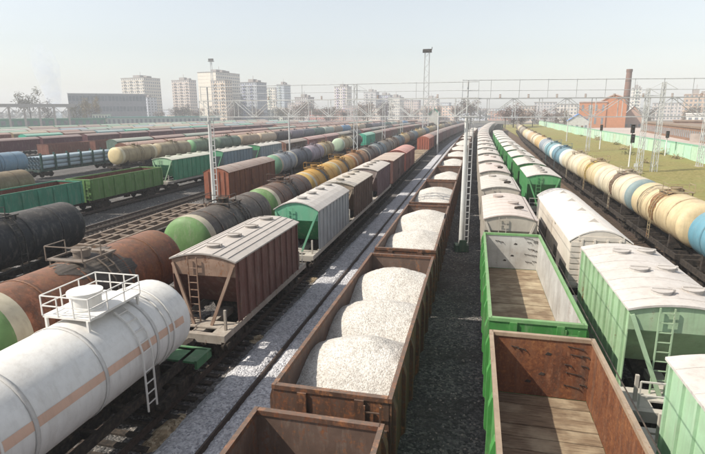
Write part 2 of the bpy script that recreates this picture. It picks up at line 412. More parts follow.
# ------------------------------------------------------------------ gondola
GL, GW = 12.84, 3.12
def gondola(t, y, label, group, co, ci, lod=0, planks=False, hooks=False, floorc=(.12,.08,.055,.5), top=3.5, crim=None):
    crim = crim or co
    loc, rz = pose(t, y)
    o = root('gondola_wagon', loc, rz, label, 'gondola wagon', group)
    h = GL/2; x = GW/2; zf = 1.42
    key = ('g', top)
    def side(b): b.box(-.035,.035,-h,h,1.25,top-.12)
    def rim(b): b.box(-.06,.06,-h-.03,h+.03,top-.12,top)
    def endw(b): b.box(-x+.04,x-.04,-.035,.035,1.25,top-.12)
    def endrim(b): b.box(-x+.078,x-.078,-.075,.075,top-.12,top)
    def post(b): b.poly_xz([(0,1.2),(.11,1.32),(.11,top-.4),(.03,top-.12),(0,top-.12)], -.13, .13)
    def endrib(b): b.box(-x+.1,x-.1,-.09,0,-.1,.1)
    def endpost(b): b.box(-.12,.12,-.07,0,1.0,top-.12)
    def lin(b): b.box(-.004,.004,-h+.04,h-.04,zf,top-.13)
    def linend(b): b.box(-x+.05,x-.05,-.004,.004,zf,top-.13)
    for s in (-1,1):
        part('side_wall', cached(key+('side',), side, PAINT), o, co, (s*(x-.035),0,0))
        part('top_rail', cached(key+('rim',), rim, PAINT), o, crim, (s*(x-.05),0,0))
        part('end_wall', cached(key+('end',), endw, PAINT), o, co, (0,s*(h-.035),0))
        part('end_rail', cached(key+('erim',), endrim, PAINT), o, crim, (0,s*(h-.04),0))
        if lod < 2:
            part('side_lining', cached(key+('lin',), lin, PAINT), o, ci, (s*(x-.076),0,0))
            part('end_lining', cached(key+('linend',), linend, PAINT), o, ci, (0,s*(h-.076),0))
            for i in range(8): part('side_post', cached(key+('post',), post, PAINT), o, co, (s*x,-h+.2+i*(GL-.4)/7,0), 0 if s > 0 else math.pi)
            for z in (1.75, 2.5): part('end_rib', cached(key+('endrib',), endrib, PAINT), o, co, (0,s*h,z), 0 if s < 0 else math.pi)
            for xx in (-.75,.75): part('end_post', cached(key+('endpost',), endpost, PAINT), o, co, (xx,s*(h+.002),0), 0 if s < 0 else math.pi)
    if planks:
        n = 22
        for i in range(n):
            yy = -h+.1+(i+.5)*(GL-.2)/n; wv = (GL-.2)/n/2-.012
            part('plank', cached(('gplank', round(wv,3)), lambda b: b.box(-x+.085,x-.085,-wv,wv,-.05,0), WOOD), o, (.5,.5,.5,.3), (0,yy,zf+random.uniform(-.02,.02)))
        part('floor', cached(('gfloor2',), lambda b: b.box(-x+.08,x-.08,-h+.08,h-.08,zf-.12,zf-.06), DARK), o)
    else:
        part('floor', cached(('gfloor',), lambda b: b.box(-x+.08,x-.08,-h+.08,h-.08,zf-.1,zf), PAINT), o, floorc)
    if hooks:
        def hook(v):
            def f(b):
                b.bar((0,0,0),(.16+.12*v,-.03,-.02*v),.018); b.bar((0,0,0),(-.01,-.05,.03),.03); b.bar((.16+.12*v,-.03,-.02*v),(.20+.12*v,-.05,-.05),.03)
            return f
        for z in (1.95,2.35,2.65,3.0,3.2):
            q = random.choice((0,1,2))
            part('lashing_hook', cached(('lashing_hook',q), hook(q), DARK), o, loc=(.85+random.uniform(-.12,.12),h-.085,z+random.uniform(-.08,.08)))
            if random.random() < .7: part('lashing_hook', cached(('lashing_hook',0), hook(0), DARK), o, loc=(1.25,h-.085,z+random.uniform(-.1,.1)))
        for xx, z in ((-.85,3.05),(-.62,3.0)): part('lashing_hook', cached(('lashing_hook',0), hook(0), DARK), o, loc=(xx,h-.085,z))
        def dent(b): b.poly_xz([(-.10,-.03),(.07,-.05),(.11,.02),(-.02,.06)], -.006, .006)
        for xx, z in ((.25,2.9),(.1,2.2),(-.3,1.9)): part('torn_hole', cached('torn_hole', dent, DARK), o, loc=(xx,h-.084,z))
    if lod < 2: part('underframe', cached(('gframe',), frame_fn(h-.05,1.3,.98,1.24), DARK), o)
    gear(o, h, 4.33, lod)
    if lod == 0:
        part('ladder', cached(('ladder',2.1), ladder_fn(2.1,.4,6), PAINT), o, co, (1.1,-h-.13,1.2))
        part('air_tank', cached('air_tank', airtank_fn, DARK), o)
    return o
def gravel_heap(t, yw, y0, y1, hgt, skew, label, group, seed, step=.11):
    loc, rz = pose(t, yw)
    x = GW/2-.085; h = GL/2-.085; zf = 1.43
    cy = (y0+y1)/2; L = (y1-y0)/2
    def f(b):
        a0, a1 = max(-h, cy-L*1.55), min(h, cy+L*1.55)
        nx = int(2*x/step); ny = int((a1-a0)/step)
        vs = []
        for j in range(ny+1):
            for i in range(nx+1):
                u = -x+2*x*i/nx; v = a0+(a1-a0)*j/ny
                d = math.sqrt(((u-skew)*.40)**2+((v-cy)*1.30/L)**2+.04)
                d += .22*(vnoise(u+seed*7, v, .7)-.5)
                z = hgt+.16-.86*max(0, d-.05)-.10*max(0, -u-.5)
                z += .030*(vnoise(u+seed, v, 5)-.5)+.022*(vnoise(u, v+seed, 12)-.5)
                vs.append((u, v, max(z, zf-.04)))
        fs = []
        for j in range(ny):
            for i in range(nx):
                q = (j*(nx+1)+i, j*(nx+1)+i+1, (j+1)*(nx+1)+i+1, (j+1)*(nx+1)+i)
                if max(vs[k][2] for k in q) > zf-.03: fs.append(q)
        b.add(vs, fs, 0, True)
    o = part('gravel_heap', cached(('gravel_heap', label), f, GRAV), None, loc=loc, rz=rz)
    return tag(o, label, 'gravel heap', group)

# ------------------------------------------------------------------ hopper
def arch(wd, z0, z1, n=8, th=.07):
    p = [(-wd+2*wd*i/n, z0+(z1-z0)*(1-(-1+2*i/n)**2)) for i in range(n+1)]
    return p+[(x, z-th) for x, z in reversed(p)]
def hopper(t, y, L, label, group, cb, cr, ce, lod=0, crown=.34, seams='long', z_e=4.2, cframe=(.30,.28,.24,.2), cside=None, hatch='line', name='hopper_wagon'):
    loc, rz = pose(t, y)
    o = root(name, loc, rz, label, 'hopper wagon', group)
    h = L/2; W = 1.47; plat = h+1.35; cside = cside or cb
    K = ('hop', L, z_e, crown)
    def body(b):
        b.poly_yz([(-h,z_e-.06),(-h,z_e-.75),(-h+1.5,1.75),(-.5,1.75),(0,2.1),(.5,1.75),(h-1.5,1.75),(h,z_e-.75),(h,z_e-.06)], -W, W)
    def sidep(b): b.poly_yz([(-h,z_e-.06),(-h,z_e-.9),(-h+.05,1.42),(h-.05,1.42),(h,z_e-.9),(h,z_e-.06)], 0, .03)
    def gable(b): b.poly_xz(arch(W+.02, z_e-.06, z_e-.1+crown, 8, .0)[:9]+[(W+.02,z_e-.72),(-W-.02,z_e-.72)], -.012, .012)
    def roof(b): b.poly_xz(arch(W+.10, z_e, z_e+crown), -h-.10, h+.10)
    def rib(b): b.box(0,.075,-.05,.05,1.44,z_e-.08)
    def seam_l(b): b.box(-.02,.02,-h-.08,h+.08,0,.035)
    def seam_t(b): b.poly_xz(arch(W+.09, .0, crown, 8, .03), -.025, .025)
    def hat(b): b.cyl((0,0,-.06),(0,0,.10),.31,14); b.cyl((0,0,.10),(0,0,.13),.34,14); b.bar((-.3,0,.15),(.3,0,.15),.05); b.box(.3,.4,-.06,.06,.0,.16)
    def strut(b): b.bar((0,0,0),(1,0,0),.11,.11)
    part('body', cached(K+('body',), body, PAINT), o, cb)
    for s in (-1,1):
        part('side_panel', cached(K+('side',), sidep, PAINT), o, cside, (s*W,0,0), 0 if s > 0 else math.pi)
        part('end_panel', cached(K+('gable',), gable, PAINT), o, ce, (0,s*(h+.014),0))
    part('roof', cached(K+('roof',), roof, ROOFP), o, cr)
    n = 10
    if lod < 2:
        for s in (-1,1):
            for i in range(n): part('side_rib', cached(K+('rib',), rib, PAINT), o, cside, (s*(W+.03),-h+.25+i*(L-.5)/(n-1),0), 0 if s > 0 else math.pi)
        if hatch == 'line': hs = [(0,-h+L*(k+.5)/4) for k in range(4)]
        elif hatch == 'two': hs = [(.35,-h*.1),(-.5,h*.55)]
        else: hs = [(sx*.55+.25,-h+L*(k+.5)/3+sx*.25) for k in range(3) for sx in (-1,1)]
        for hx, hy in hs:
            part('roof_hatch', cached('roof_hatch', hat, ROOFP), o, tuple(v*.85 for v in cr[:3])+(.3,), (hx,hy,z_e+crown*(1-(hx/(W+.1))**2)))
        if lod == 0:
            if seams == 'long':
                for sx in (-1.2,-.85,-.5,.5,.85,1.2): part('roof_seam', cached(K+('seaml',), seam_l, ROOFP), o, cr, (sx,0,z_e+crown*(1-(sx/(W+.1))**2)-.01))
            else:
                for i in range(7): part('roof_seam', cached(K+('seamt',), seam_t, ROOFP), o, cr, (0,-h+L*(i+.5)/7,z_e+.018))
    cf = cframe
    def plate(b):
        for s in (-1,1): b.box(s*1.42-.08,s*1.42+.08,-plat,plat,1.10,1.38)
        for s in (-1,1):
            b.box(-1.34,1.34,s*(plat-.12)-.12,s*(plat-.12)+.12,1.02,1.38)
            b.box(-.9,.9,s*(h+.25)-.35,s*(h+.25)+.35,1.30,1.36); b.box(-1.34,-.8,s*(h+.45)-.6,s*(h+.45)+.6,1.31,1.35)
            b.box(.8,1.34,s*(h+.45)-.6,s*(h+.45)+.6,1.31,1.35)
        b.box(-.25,.25,-plat+.2,plat-.2,.98,1.28)
    part('platform_frame', cached(K+('plate',), plate, PAINT), o, cf)
    if lod < 2:
        def strutpair(sx):
            def f(b): b.bar((sx*1.42,0,z_e-.2),(sx*.42,-.32,1.36),.13,.09)
            return f
        def stan(b): b.bar((0,0,1.36),(0,0,2.25),.10); 
        def rail(b):
            b.bar((-1.3,0,1.36),(-1.3,0,2.3),.045); b.bar((-1.3,0,2.3),(-.5,0,2.3),.045); b.bar((-.5,0,2.3),(-.5,0,1.36),.045); b.bar((-1.3,0,1.85),(-.5,0,1.85),.04)
        def gate(b):
            for yy in (-1.2,1.2):
                b.poly_xz([(-.9,1.8),(.9,1.8),(.35,.55),(-.35,.55)], yy-.8, yy+.8)
        part('discharge_chutes', cached(K+('gate',), gate, DARK), o)
        for s in (-1,1):
            for sx in (-1,1): part('brace', cached(K+('strut',sx), strutpair(sx), PAINT), o, cf if cb == cr else tuple(v*.9 for v in ce[:3])+(.3,), (0,s*(h+.06),0), 0 if s < 0 else math.pi)
            part('ladder', cached(('ladder',z_e-1.25), ladder_fn(z_e-1.25,.42,9), PAINT), o, ce, (-.45*(-s),s*(h+.14),1.36))
            if lod == 0:
                part('handrail', cached('handrail', rail, WHITEP), o, (.62,.60,.55,.15), (0,s*(plat-.12),0), 0 if s < 0 else math.pi)
                for sx in (-1.25,1.25): part('stanchion', cached('stanchion', stan, PAINT), o, cf, (sx,s*(h+.7),0))
    gear(o, plat, plat-1.85, lod)
    return o

# ------------------------------------------------------------------ tank
def tank(t, y, label, group, cs, ce=None, cring=None, lod=0, Rr=1.5, zc=3.1, L=10.3, spill=None, half=5.55, platform=False, stripe=None, fr=None, hatchc=None, off=0., sw=1.):
    if t == 'D': L, half = min(L, 9.25) if y > 20 else L-.3, 5.1 if y > 20 else 5.4
    elif t in ('R3','P'): L -= .45
    loc, rz = pose(t, y)
    o = root('tank_wagon', loc, rz, label, 'tank wagon', group)
    h = L/2; ce = ce or cs; cring = cring or cs
    K = ('tank', Rr, L, zc); seg = 36 if lod == 0 else 24 if lod == 1 else 16
    def shell(b): b.lathe_y([(-h+.62,Rr),(-h/2,Rr),(0,Rr),(h/2,Rr),(h-.62,Rr)], zc, seg)
    def ring(b): b.lathe_y([(-.32,Rr),(.32,Rr)], zc, seg)
    def dish(b): b.lathe_y([(0,Rr),(-.12,Rr*.985),(-.25,Rr*.92),(-.37,Rr*.78),(-.46,Rr*.55),(-.50,Rr*.28),(-.51,.001)], zc, seg)
    def weld(b): b.lathe_y([(-.035,Rr),(-.03,Rr+.012),(.03,Rr+.012),(.035,Rr)], zc, seg)
    def band(b): b.lathe_y([(-.06,Rr+.014),(-.06,Rr+.028),(.06,Rr+.028),(.06,Rr+.014)], zc, seg)
    part('tank_shell', cached(K+('shell',seg), shell, TANKP), o, cs)
    for s in (-1,1):
        part('end_ring', cached(K+('ring',seg), ring, TANKP), o, cring if s < 0 or t != 'D' else cs, (0,s*(h-.30),0))
        part('tank_end', cached(K+('dish',seg), dish, TANKP), o, ce if s < 0 or t != 'D' else cs, (0,s*(h+.02),0), 0 if s < 0 else math.pi)
    if lod < 2:
        for k in (-.66,-.22,.22,.66): part('strap', cached(K+('band',seg), band, TANKP), o, tuple(v*.85 for v in cs[:3])+(min(1,cs[3]+.25),), (0,k*h,0))
    def dome(b):
        b.cyl((0,0,zc+Rr-.1),(0,0,zc+Rr+.24),.33,16); b.cyl((0,0,zc+Rr+.24),(0,0,zc+Rr+.32),.38,16); b.bar((-.4,0,zc+Rr+.36),(.42,0,zc+Rr+.36),.06)
        b.cyl((.55,.5,zc+Rr-.2),(.55,.5,zc+Rr+.16),.11,10)
    def deck(b):
        for yy in (-.95,.65): b.box(-.85,.85,yy,yy+.3,zc+Rr+.03,zc+Rr+.08)
        for sx in (-.85,.85): b.bar((sx,-.95,zc+Rr+.05),(sx,.95,zc+Rr+.05),.07)
        for sx in (-.8,.8):
            for yy in (-.8,.8): b.bar((sx,yy,zc+Rr-.45),(sx,yy,zc+Rr+.06),.06)
    def hrail(b):
        for sx in (-.85,.85):
            b.bar((sx,-.95,zc+Rr+.06),(sx,-.95,zc+Rr+.62),.035); b.bar((sx,.1,zc+Rr+.06),(sx,.1,zc+Rr+.62),.035); b.bar((sx,-.95,zc+Rr+.62),(sx,.1,zc+Rr+.62),.035)
        b.bar((-.85,-.95,zc+Rr+.62),(.85,-.95,zc+Rr+.62),.035)
    hc = hatchc or tuple(v*.6 for v in cs[:3])+(.6,)
    if not platform:
        part('dome_hatch', cached(K+('dome',), dome, TANKP), o, hc)
        if lod < 2:
            part('hatch_walkway', cached(K+('deck',), deck, TANKP), o, hc); part('handrail', cached(K+('hrail',), hrail, TANKP), o, hc)
    def lad(b):
        for k in (-.22,.22):
            P = [(Rr*1.06*math.sin(a), k, zc+Rr*1.06*math.cos(a)) for a in (.45,.8,1.15,1.5)]+[(Rr*1.06, k, 1.15)]
            for p, q in zip(P, P[1:]): b.bar(p, q, .045)
        for a in (.55,.8,1.05,1.3,1.5): b.bar((Rr*1.06*math.sin(a),-.22,zc+Rr*1.06*math.cos(a)),(Rr*1.06*math.sin(a),.22,zc+Rr*1.06*math.cos(a)),.03)
        for z in (1.4,1.75,2.1,2.5): b.bar((Rr*1.06,-.22,z),(Rr*1.06,.22,z),.03)
    if lod < 2:
        for s in ((-1,1) if not platform else (1,)): part('ladder', cached(K+('lad',), lad, TANKP), o, hc if not platform else (.72,.70,.66,.05), (0,s*.25+off,0), 0 if s > 0 else math.pi)
    if platform:
        W2 = (.74,.72,.68,.04); zt = zc+Rr+.12
        part('platform', cached(K+('pdeck',), lambda b: (b.box(-.8,.8,-1.12,1.12,zt,zt+.07),[b.bar((sx,yy,zt-.7),(sx,yy,zt),.07) for sx in (-.7,.7) for yy in (-1.1,1.1)])[0], WHITEP), o, W2, (0,off,0))
        def pr(b):
            P = [(-.8,-1.12),(.8,-1.12),(.8,1.12),(-.8,1.12)]
            for i in range(4):
                (xa,ya),(xb,yb) = P[i],P[(i+1)%4]
                for k in range(3): xx, yy = xa+(xb-xa)*k/3, ya+(yb-ya)*k/3; b.bar((xx,yy,zt+.06),(xx,yy,zt+.66),.03)
                for z in (.36,.66):
                    if i == 1 and z > .6: pass
                    b.bar((xa,ya,zt+z),(xb,yb,zt+z),.03)
        part('guard_rail', cached(K+('prail',), pr, WHITEP), o, W2, (0,off,0))
        part('manhole', cached(K+('pman',), lambda b: (b.cyl((0,0,zt-.4),(0,0,zt+.12),.50,22),b.cyl((0,0,zt+.07),(0,0,zt+.5),.44,22),b.cyl((0,0,zt+.5),(0,0,zt+.6),.50,22))[0], WHITEP), o, W2, (0,off-.3,0))
        for k in (-.42,.80):
            def strap2(b):
                for q in (-.16,.16): b.lathe_y([(q-.03,Rr+.014),(q-.03,Rr+.05),(q+.03,Rr+.05),(q+.03,Rr+.014)], zc, seg)
            part('strap_pair', cached(K+('strap2',), strap2, WHITEP), o, W2, (0,k*h,0))
    if stripe:
        def st(b):
            for a0, a1 in ((1.34,1.52),(-1.52,-1.34)): b.lathe_y([(-h+.3,Rr+.005),(h-.3,Rr+.005)], zc, 6, 0, a0, a1)
        part('stripe', cached(K+('stripe',), st, TANKP), o, stripe)
    if spill:
        rs = random.Random(int(y*10))
        def sp(b):
            n = 120; a0, a1 = -2.0, 2.0; vs = []; sd_ = rs.random()*50
            for i in range(n+1):
                a = a0+(a1-a0)*i/n; k = .30+.70*math.cos(a*.75)
                e0 = -sw*k*(.45+.5*vnoise(a, sd_, 3)+.25*vnoise(a, sd_, 11)); e1 = sw*k*(.45+.5*vnoise(a, sd_+9, 3)+.25*vnoise(a, sd_+9, 11))
                for u in (0,.25,.5,.75,1):
                    rr = Rr+.012+(.03*rs.random() if 0 < u < 1 else 0)
                    yy = e0*(1-u)+e1*u; vs.append((rr*math.sin(a), yy, zc+rr*math.cos(a)))
            b.add(vs, [(i*5+j,(i+1)*5+j,(i+1)*5+j+1,i*5+j+1) for i in range(n) for j in range(4)], 0, True)
        part('spill_crust', cached(('spill', t, y), sp, TANKP), o, spill)
    if lod < 2:
        part('underframe', cached(('tframe', half, fr is None), frame_fn(half, 1.45 if fr is None else .8), DARK), o)
        if fr:
            for s in (-1,1): part('end_platform', cached('endplat', lambda b: [b.box(-1.45,1.45,-.55,.55,1.22,1.30), b.box(-1.45,1.45,.45,.56,1.0,1.34), b.box(1.36,1.46,-.55,.44,1.0,1.34), b.box(-1.46,-1.36,-.55,.44,1.0,1.34)] and None, PAINT), o, fr, (0,s*(half-.5),0), 0 if s > 0 else math.pi)
        def cradle(b):
            b.poly_xz([(-1.25,1.25),(1.25,1.25),(1.2,zc-.85),(.6,zc-Rr*.96),(-.6,zc-Rr*.96),(-1.2,zc-.85)], -.12, .12)
        for s in (-1,1): part('saddle', cached(K+('cradle',), cradle, DARK), o, loc=(0,s*h*.68,0))
    else: part('underframe', cached(('tframe2', half), lambda b: b.box(-1.3,1.3,-half,half,.95,1.35), DARK), o)
    gear(o, half, half-1.7, lod)
    return o

# ------------------------------------------------------------------ boxcar
def boxcar(t, y, label, group, cb, cr, lod=0, L=13.8, z_e=3.9, crown=.55, endc=None, name='boxcar', ribs=True):
    loc, rz = pose(t, y)
    o = root(name, loc, rz, label, 'boxcar', group)
    h = L/2; W = 1.45; endc = endc or cb
    K = ('box', L, z_e, crown)
    part('body', cached(K+('body',), lambda b: b.box(-W,W,-h,h,1.15,z_e-.02), PAINT), o, cb)
    part('roof', cached(K+('roof',), lambda b: b.poly_xz(arch(W+.08,z_e,z_e+crown,10), -h-.06, h+.06), ROOFP), o, cr)
    for s in (-1,1):
        part('end_panel', cached(K+('end',), lambda b: b.poly_xz(arch(W-.01,z_e-.08,z_e-.08+crown,10,0)[:11]+[(W-.01,1.2),(-W+.01,1.2)], -.03, .03), PAINT), o, endc, (0,s*(h+.015),0))
    if lod < 2:
        def door(b): b.box(0,.07,-1.05,1.05,1.3,z_e-.25)
        def dtrack(b): b.box(0,.09,-2.3,2.3,z_e-.2,z_e-.1)
        def rib(b): b.box(0,.05,-.05,.05,1.2,z_e-.05)
        def erib(b): b.box(-.05,.05,-.07,0,1.2,z_e+.1)
        def hand(b): b.bar((.1,-.9,1.9),(.1,-.9,2.6),.05)
        for s in (-1,1):
            ro = 0 if s > 0 else math.pi
            d = part('door', cached(K+('door',), door, PAINT), o, tuple(v*.85 for v in cb[:3])+(cb[3],), (s*W,0,0), ro)
            part('handle', cached(K+('hand',), hand, DARK), d)
            part('door_track', cached(K+('track',), dtrack, PAINT), o, cb, (s*W,0,0), ro)
            if ribs:
                for i in range(11):
                    yy = -h+.1+i*(L-.2)/10
                    if abs(yy) > 1.2: part('side_rib', cached(K+('rib',), rib, PAINT), o, cb, (s*W,yy,0), ro)
            for xx in (-.9,-.3,.3,.9): part('end_rib', cached(K+('erib',), erib, PAINT), o, endc, (xx,s*(h+.046),0), 0 if s < 0 else math.pi)
            for yy in (-.5,.5): part('roof_seam', cached(K+('rs',), lambda b: b.poly_xz(arch(W+.07,.0,crown,10,.03),-.03,.03), ROOFP), o, cr, (0,s*(h/2+yy*2),z_e+.02))
        part('underframe', cached(('bframe', L), frame_fn(h,1.25,.95,1.14), DARK), o)
    gear(o, h, h-2.2, max(lod, 1) if lod else 0)
    return o
def flatcar(t, y, label, group, c, L=13.4, lod=0, deck=False, name='flat_wagon', deckc=(.30,.25,.19,.3)):
    loc, rz = pose(t, y)
    o = root(name, loc, rz, label, 'flat wagon', group)
    h = L/2
    def beam(b): b.box(-.09,.09,-h,h,.98,1.32)
    for s in (-1,1):
        part('side_beam', cached(('fbeam',L), beam, PAINT), o, c, (s*1.4,0,0))
        part('end_beam', cached(('febeam',), lambda b: b.box(-1.3,1.3,-.13,.13,.95,1.31), PAINT), o, c, (0,s*(h-.14),0))
        part('centre_sill', cached(('fsill',L), lambda b: b.box(-.07,.07,-h+.28,h-.28,.92,1.29), PAINT), o, c, (s*.3,0,0))
    for i in range(9):
        part('cross_beam', cached(('fcross',), lambda b: b.box(-1.3,1.3,-.1,.1,1.0,1.26), PAINT), o, c, (0,-h+L*(i+1)/10,0))
    if deck:
        n = 26
        for i in range(n): part('plank', cached(('fplank',L), lambda b: b.box(-1.48,1.48,-L/n/2+.015,L/n/2-.015,1.325,1.38), WOOD), o, deckc, (0,-h+L*(i+.5)/n,random.uniform(-.01,.01)))
    gear(o, h, h-1.9, lod)
    return o

# ================================================================== TRAIN A: gravel gondolas
BR = (.105,.055,.035,.75); BRI = (.13,.085,.065,.6)
pA = 13.92
yA = lambda k: -2.83+6.42+pA*(k-1)
ordn = 'first second third fourth fifth sixth seventh eighth ninth tenth eleventh twelfth thirteenth fourteenth fifteenth sixteenth seventeenth eighteenth nineteenth twentieth'.split()
ordn += ['twenty-'+q for q in ordn[:9]]+['thirtieth']+['thirty-'+q for q in ordn[:9]]
gA = 'brown gondolas of the gravel train'
gondola('A', yA(1), 'empty brown rusty gondola cut off by the bottom edge, ahead of the gravel loads', gA, BR, BRI, 0)
H = [(-5.6,-1.3,3.50,.35),(-2.3,1.9,3.62,.35),(1.3,5.6,3.72,.3)]
gondola('A', yA(2), 'large brown gondola filled with three white gravel heaps in the middle', gA, BR, BRI, 0)
where = ['nearest the camera','in the middle','at the far end']
for i, (a, b_, hh, sk) in enumerate(H):
    gravel_heap('A', yA(2), a, b_, hh, sk, 'white gravel heap %s of the three in the big gondola' % where[i], 'white gravel heaps in the gondolas', 3+i, .06)
gondola('A', yA(3), 'brown gondola with two merged gravel heaps, just behind the three-heap gondola', gA, BR, BRI, 0)
gravel_heap('A', yA(3), -5.2, .2, 3.6, .3, 'nearer of two merged white gravel heaps in the next gondola back', 'white gravel heaps in the gondolas', 21, .09)
gravel_heap('A', yA(3), -1., 5.4, 3.85, .3, 'farther, taller of two merged gravel heaps in the next gondola back', 'white gravel heaps in the gondolas', 22, .09)
for k in range(4, 17):
    gondola('A', yA(k), 'brown gravel gondola, %s of its train counted from the bottom edge' % ordn[k-1], gA, BR, BRI, 0 if k < 5 else 1 if k < 9 else 2)
    hs_ = [(-5.2,4.6,3.8)] if k % 3 else [(-5.5,.6,3.6),(-1.0,5.0,3.85)]
    for q, (a_, b_, h_) in enumerate(hs_):
        gravel_heap('A', yA(k), a_+random.uniform(-.6,.6), b_+random.uniform(-.8,.6), h_+random.uniform(-.25,.2), random.uniform(.1,.5), ('white gravel heap in the %s gondola of the gravel train' if len(hs_) < 2 else ['nearer','farther'][q]+' white gravel heap in the %s gondola of the gravel train') % ordn[k-1], 'white gravel heaps in the gondolas', 30+k+q*40, .12 if k < 6 else .3)

# ================================================================== TRAIN R1: green gondolas then hoppers
GRN = (.06,.25,.055,.4)
g1 = 'wagons right of the white portal pole'
gondola('R1', 2.94+6.42, 'empty green gondola with rusty red inside and planked floor at the bottom edge', g1, GRN, (.27,.12,.06,1.0), 0, True, True, crim=(.34,.25,.17,.5))
gondola('R1', 16.86+6.42, 'empty bright green gondola with pale grey and tan inside', g1, GRN, (.50,.49,.46,.45), 0, True, True, crim=(.16,.34,.13,.3))
PALE = (.50,.46,.42,.25)
y = 35.2
k = 0
gR1 = 'pale dusty hopper train behind the green gondolas'
while y < 300:
    c = random.choice([(.42,.41,.36,.25),(.36,.38,.33,.3),(.46,.42,.36,.25)])
    hop_ = hopper('R1', y, 8.3, 'pale dusty covered hopper, %s behind the two green gondolas' % ordn[k], gR1, c, (.52+random.uniform(-.04,.04),.47,.43,.18), c, 0 if k < 3 else 1 if k < 7 else 2, .30, 'trans', 4.05, hatch='two')
    if k < 3:
        def ring_(b): b.lathe_y([(-.05,.20),(-.05,.29),(.05,.29),(.05,.20),(-.05,.20)], 0, 20)
        rg = part('vent_ring', cached('ventring', ring_, DARK), hop_, loc=(.62,-2.2,4.42)); rg.rotation_euler = (R(68),0,.2)
    y += 12.02; k += 1
# ================================================================== TRAIN R2: pale green hoppers, white boxcar
LG = (.33,.49,.30,.4); LGE = (.34,.48,.31,.35)
gR2 = 'green hopper train on the right'
RW = (.56,.53,.50,.35)
hopper('R2', 9.4, 7.9, 'light green hopper with ribbed side cut off by the bottom right corner', gR2, (.36,.54,.36,.2), RW, (.36,.54,.36,.2), 0, .22, 'trans', 4.2, (.52,.48,.42,.2), hatch='pair')
hopper('R2', 20.7, 7.6, 'light green hopper with white roof and round hatches beside the green gondola', gR2, LG, RW, LGE, 0, .24, 'none', 4.2, (.50,.47,.42,.2), hatch='pair')
def white_boxcar():
    o = boxcar('R2', 35.2, 'cream white insulated boxcar with rounded roof behind the green hopper', gR2, (.66,.60,.52,.12), (.74,.70,.65,.08), 0, 15.0, 3.75, .62, (.66,.60,.52,.10), 'insulated_boxcar', False)
    for i in range(9): part('end_corrugation', cached(('endcorr',i == 8), lambda b: b.box(-1.43 if i < 8 else -1.1,1.43 if i < 8 else 1.1,-.03,0,-.11,.11), PAINT), o, (.66,.60,.52,.1), (0,-7.55,1.4+i*.31))
    for s in (-1,1):
        for yy in (-4.6,3.4): part('side_grille', cached('sidegr', lambda b: b.box(0,.03,-2.2,2.2,1.35,2.25), PAINT), o, (.12,.11,.10,.4), (s*1.45,yy,0), 0 if s > 0 else math.pi)
    for yy in (-5.4,-2,1.5,5): part('roof_vent', cached('roofvent', lambda b: b.poly_xz([(-.28,0),(.28,0),(0,.22)],-.14,.14), ROOFP), o, (.5,.47,.43,.2), (0,yy,4.35))
white_boxcar()
y = 51.5+4.0-.2; k = 0
while y < 172:
    c = random.choice([(.07,.28,.085,.2),(.10,.34,.13,.22),(.06,.24,.07,.25)])
    hopper('R2', y, 8.0, 'green hopper with dusty white roof, %s beyond the white insulated boxcar' % ordn[k], gR2, c, (.56,.53,.49,.15), c, 0 if k < 2 else 1 if k < 5 else 2, .30, 'trans', 4.2)
    y += 11.2; k += 1
while y < 300:
    gondola('R2', y+1, 'dark grey gondola in the bend, %s of the green hopper train' % ordn[k+3], gR2, (.05,.055,.05,.3), (.05,.05,.05,.4), 2); y += pA; k += 1

# ================================================================== TRAIN R3: cream tank train beside the grass
CR = (.62,.50,.30,.35); CR2 = (.64,.56,.41,.28)
gR3 = 'tank wagons lined up beside the grass'
specs = [((.13,.30,.38,.12),(.16,.33,.40,.1),None,(.10,.09,.07,.6),'pale blue tank wagon at the right edge beside the grass'),
 (CR,CR,None,(.34,.20,.07,.8),'cream tank wagon with rusty crust spilled round its hatch, next to the blue one'),
 (CR2,(.20,.27,.28,.2),(.55,.5,.4,.2),(.10,.07,.06,.8),'cream tank wagon with grey end ring and dark brown spill'),
 (CR,CR2,None,(.45,.30,.02,.1),'cream tank wagon with bright yellow splash on its flank'),
 (CR2,CR2,None,None,'clean pale cream tank wagon between the yellow splashed one and blue ones'),
 ((.14,.27,.34,.2),(.6,.6,.55,.1),(.62,.62,.58,.1),None,'dull blue tank wagon with white end ring in the cream tank row'),
 ((.20,.37,.42,.15),(.6,.6,.55,.1),(.64,.64,.6,.1),None,'turquoise tank wagon with white rings in the cream tank row'),
 ((.25,.29,.33,.15),None,(.6,.58,.52,.1),None,'slate grey tank wagon farther along the grass than the turquoise one'),
 ((.52,.36,.17,.2),None,None,None,'ochre tank wagon farther along the grass than the slate grey one'),
 ((.58,.50,.36,.15),None,None,(.2,.12,.06,.7),'beige stained tank wagon following the ochre one along the grass'),
 ((.48,.34,.20,.2),None,None,None,'tan tank wagon, second past the ochre one along the grass'),
 ((.55,.50,.40,.2),None,(.2,.2,.2,.2),None,'dull cream tank wagon near the far end of the grass')]
for i, (cs, ce, cr, sp, lb) in enumerate(specs):
    tank('R3', 28.9+12.02*i, lb, gR3, cs, ce, cr, 0 if i < 3 else 1 if i < 7 else 2, 1.5, 3.1, spill=sp)
for i in range(12, 20):
    tank('R3', 28.9+12.02*i, 'small distant tank wagon in the bend, %s of the row beside the grass' % ordn[i], gR3, random.choice([CR,(.2,.17,.13,.4),(.3,.27,.22,.3)]), None, None, 2)

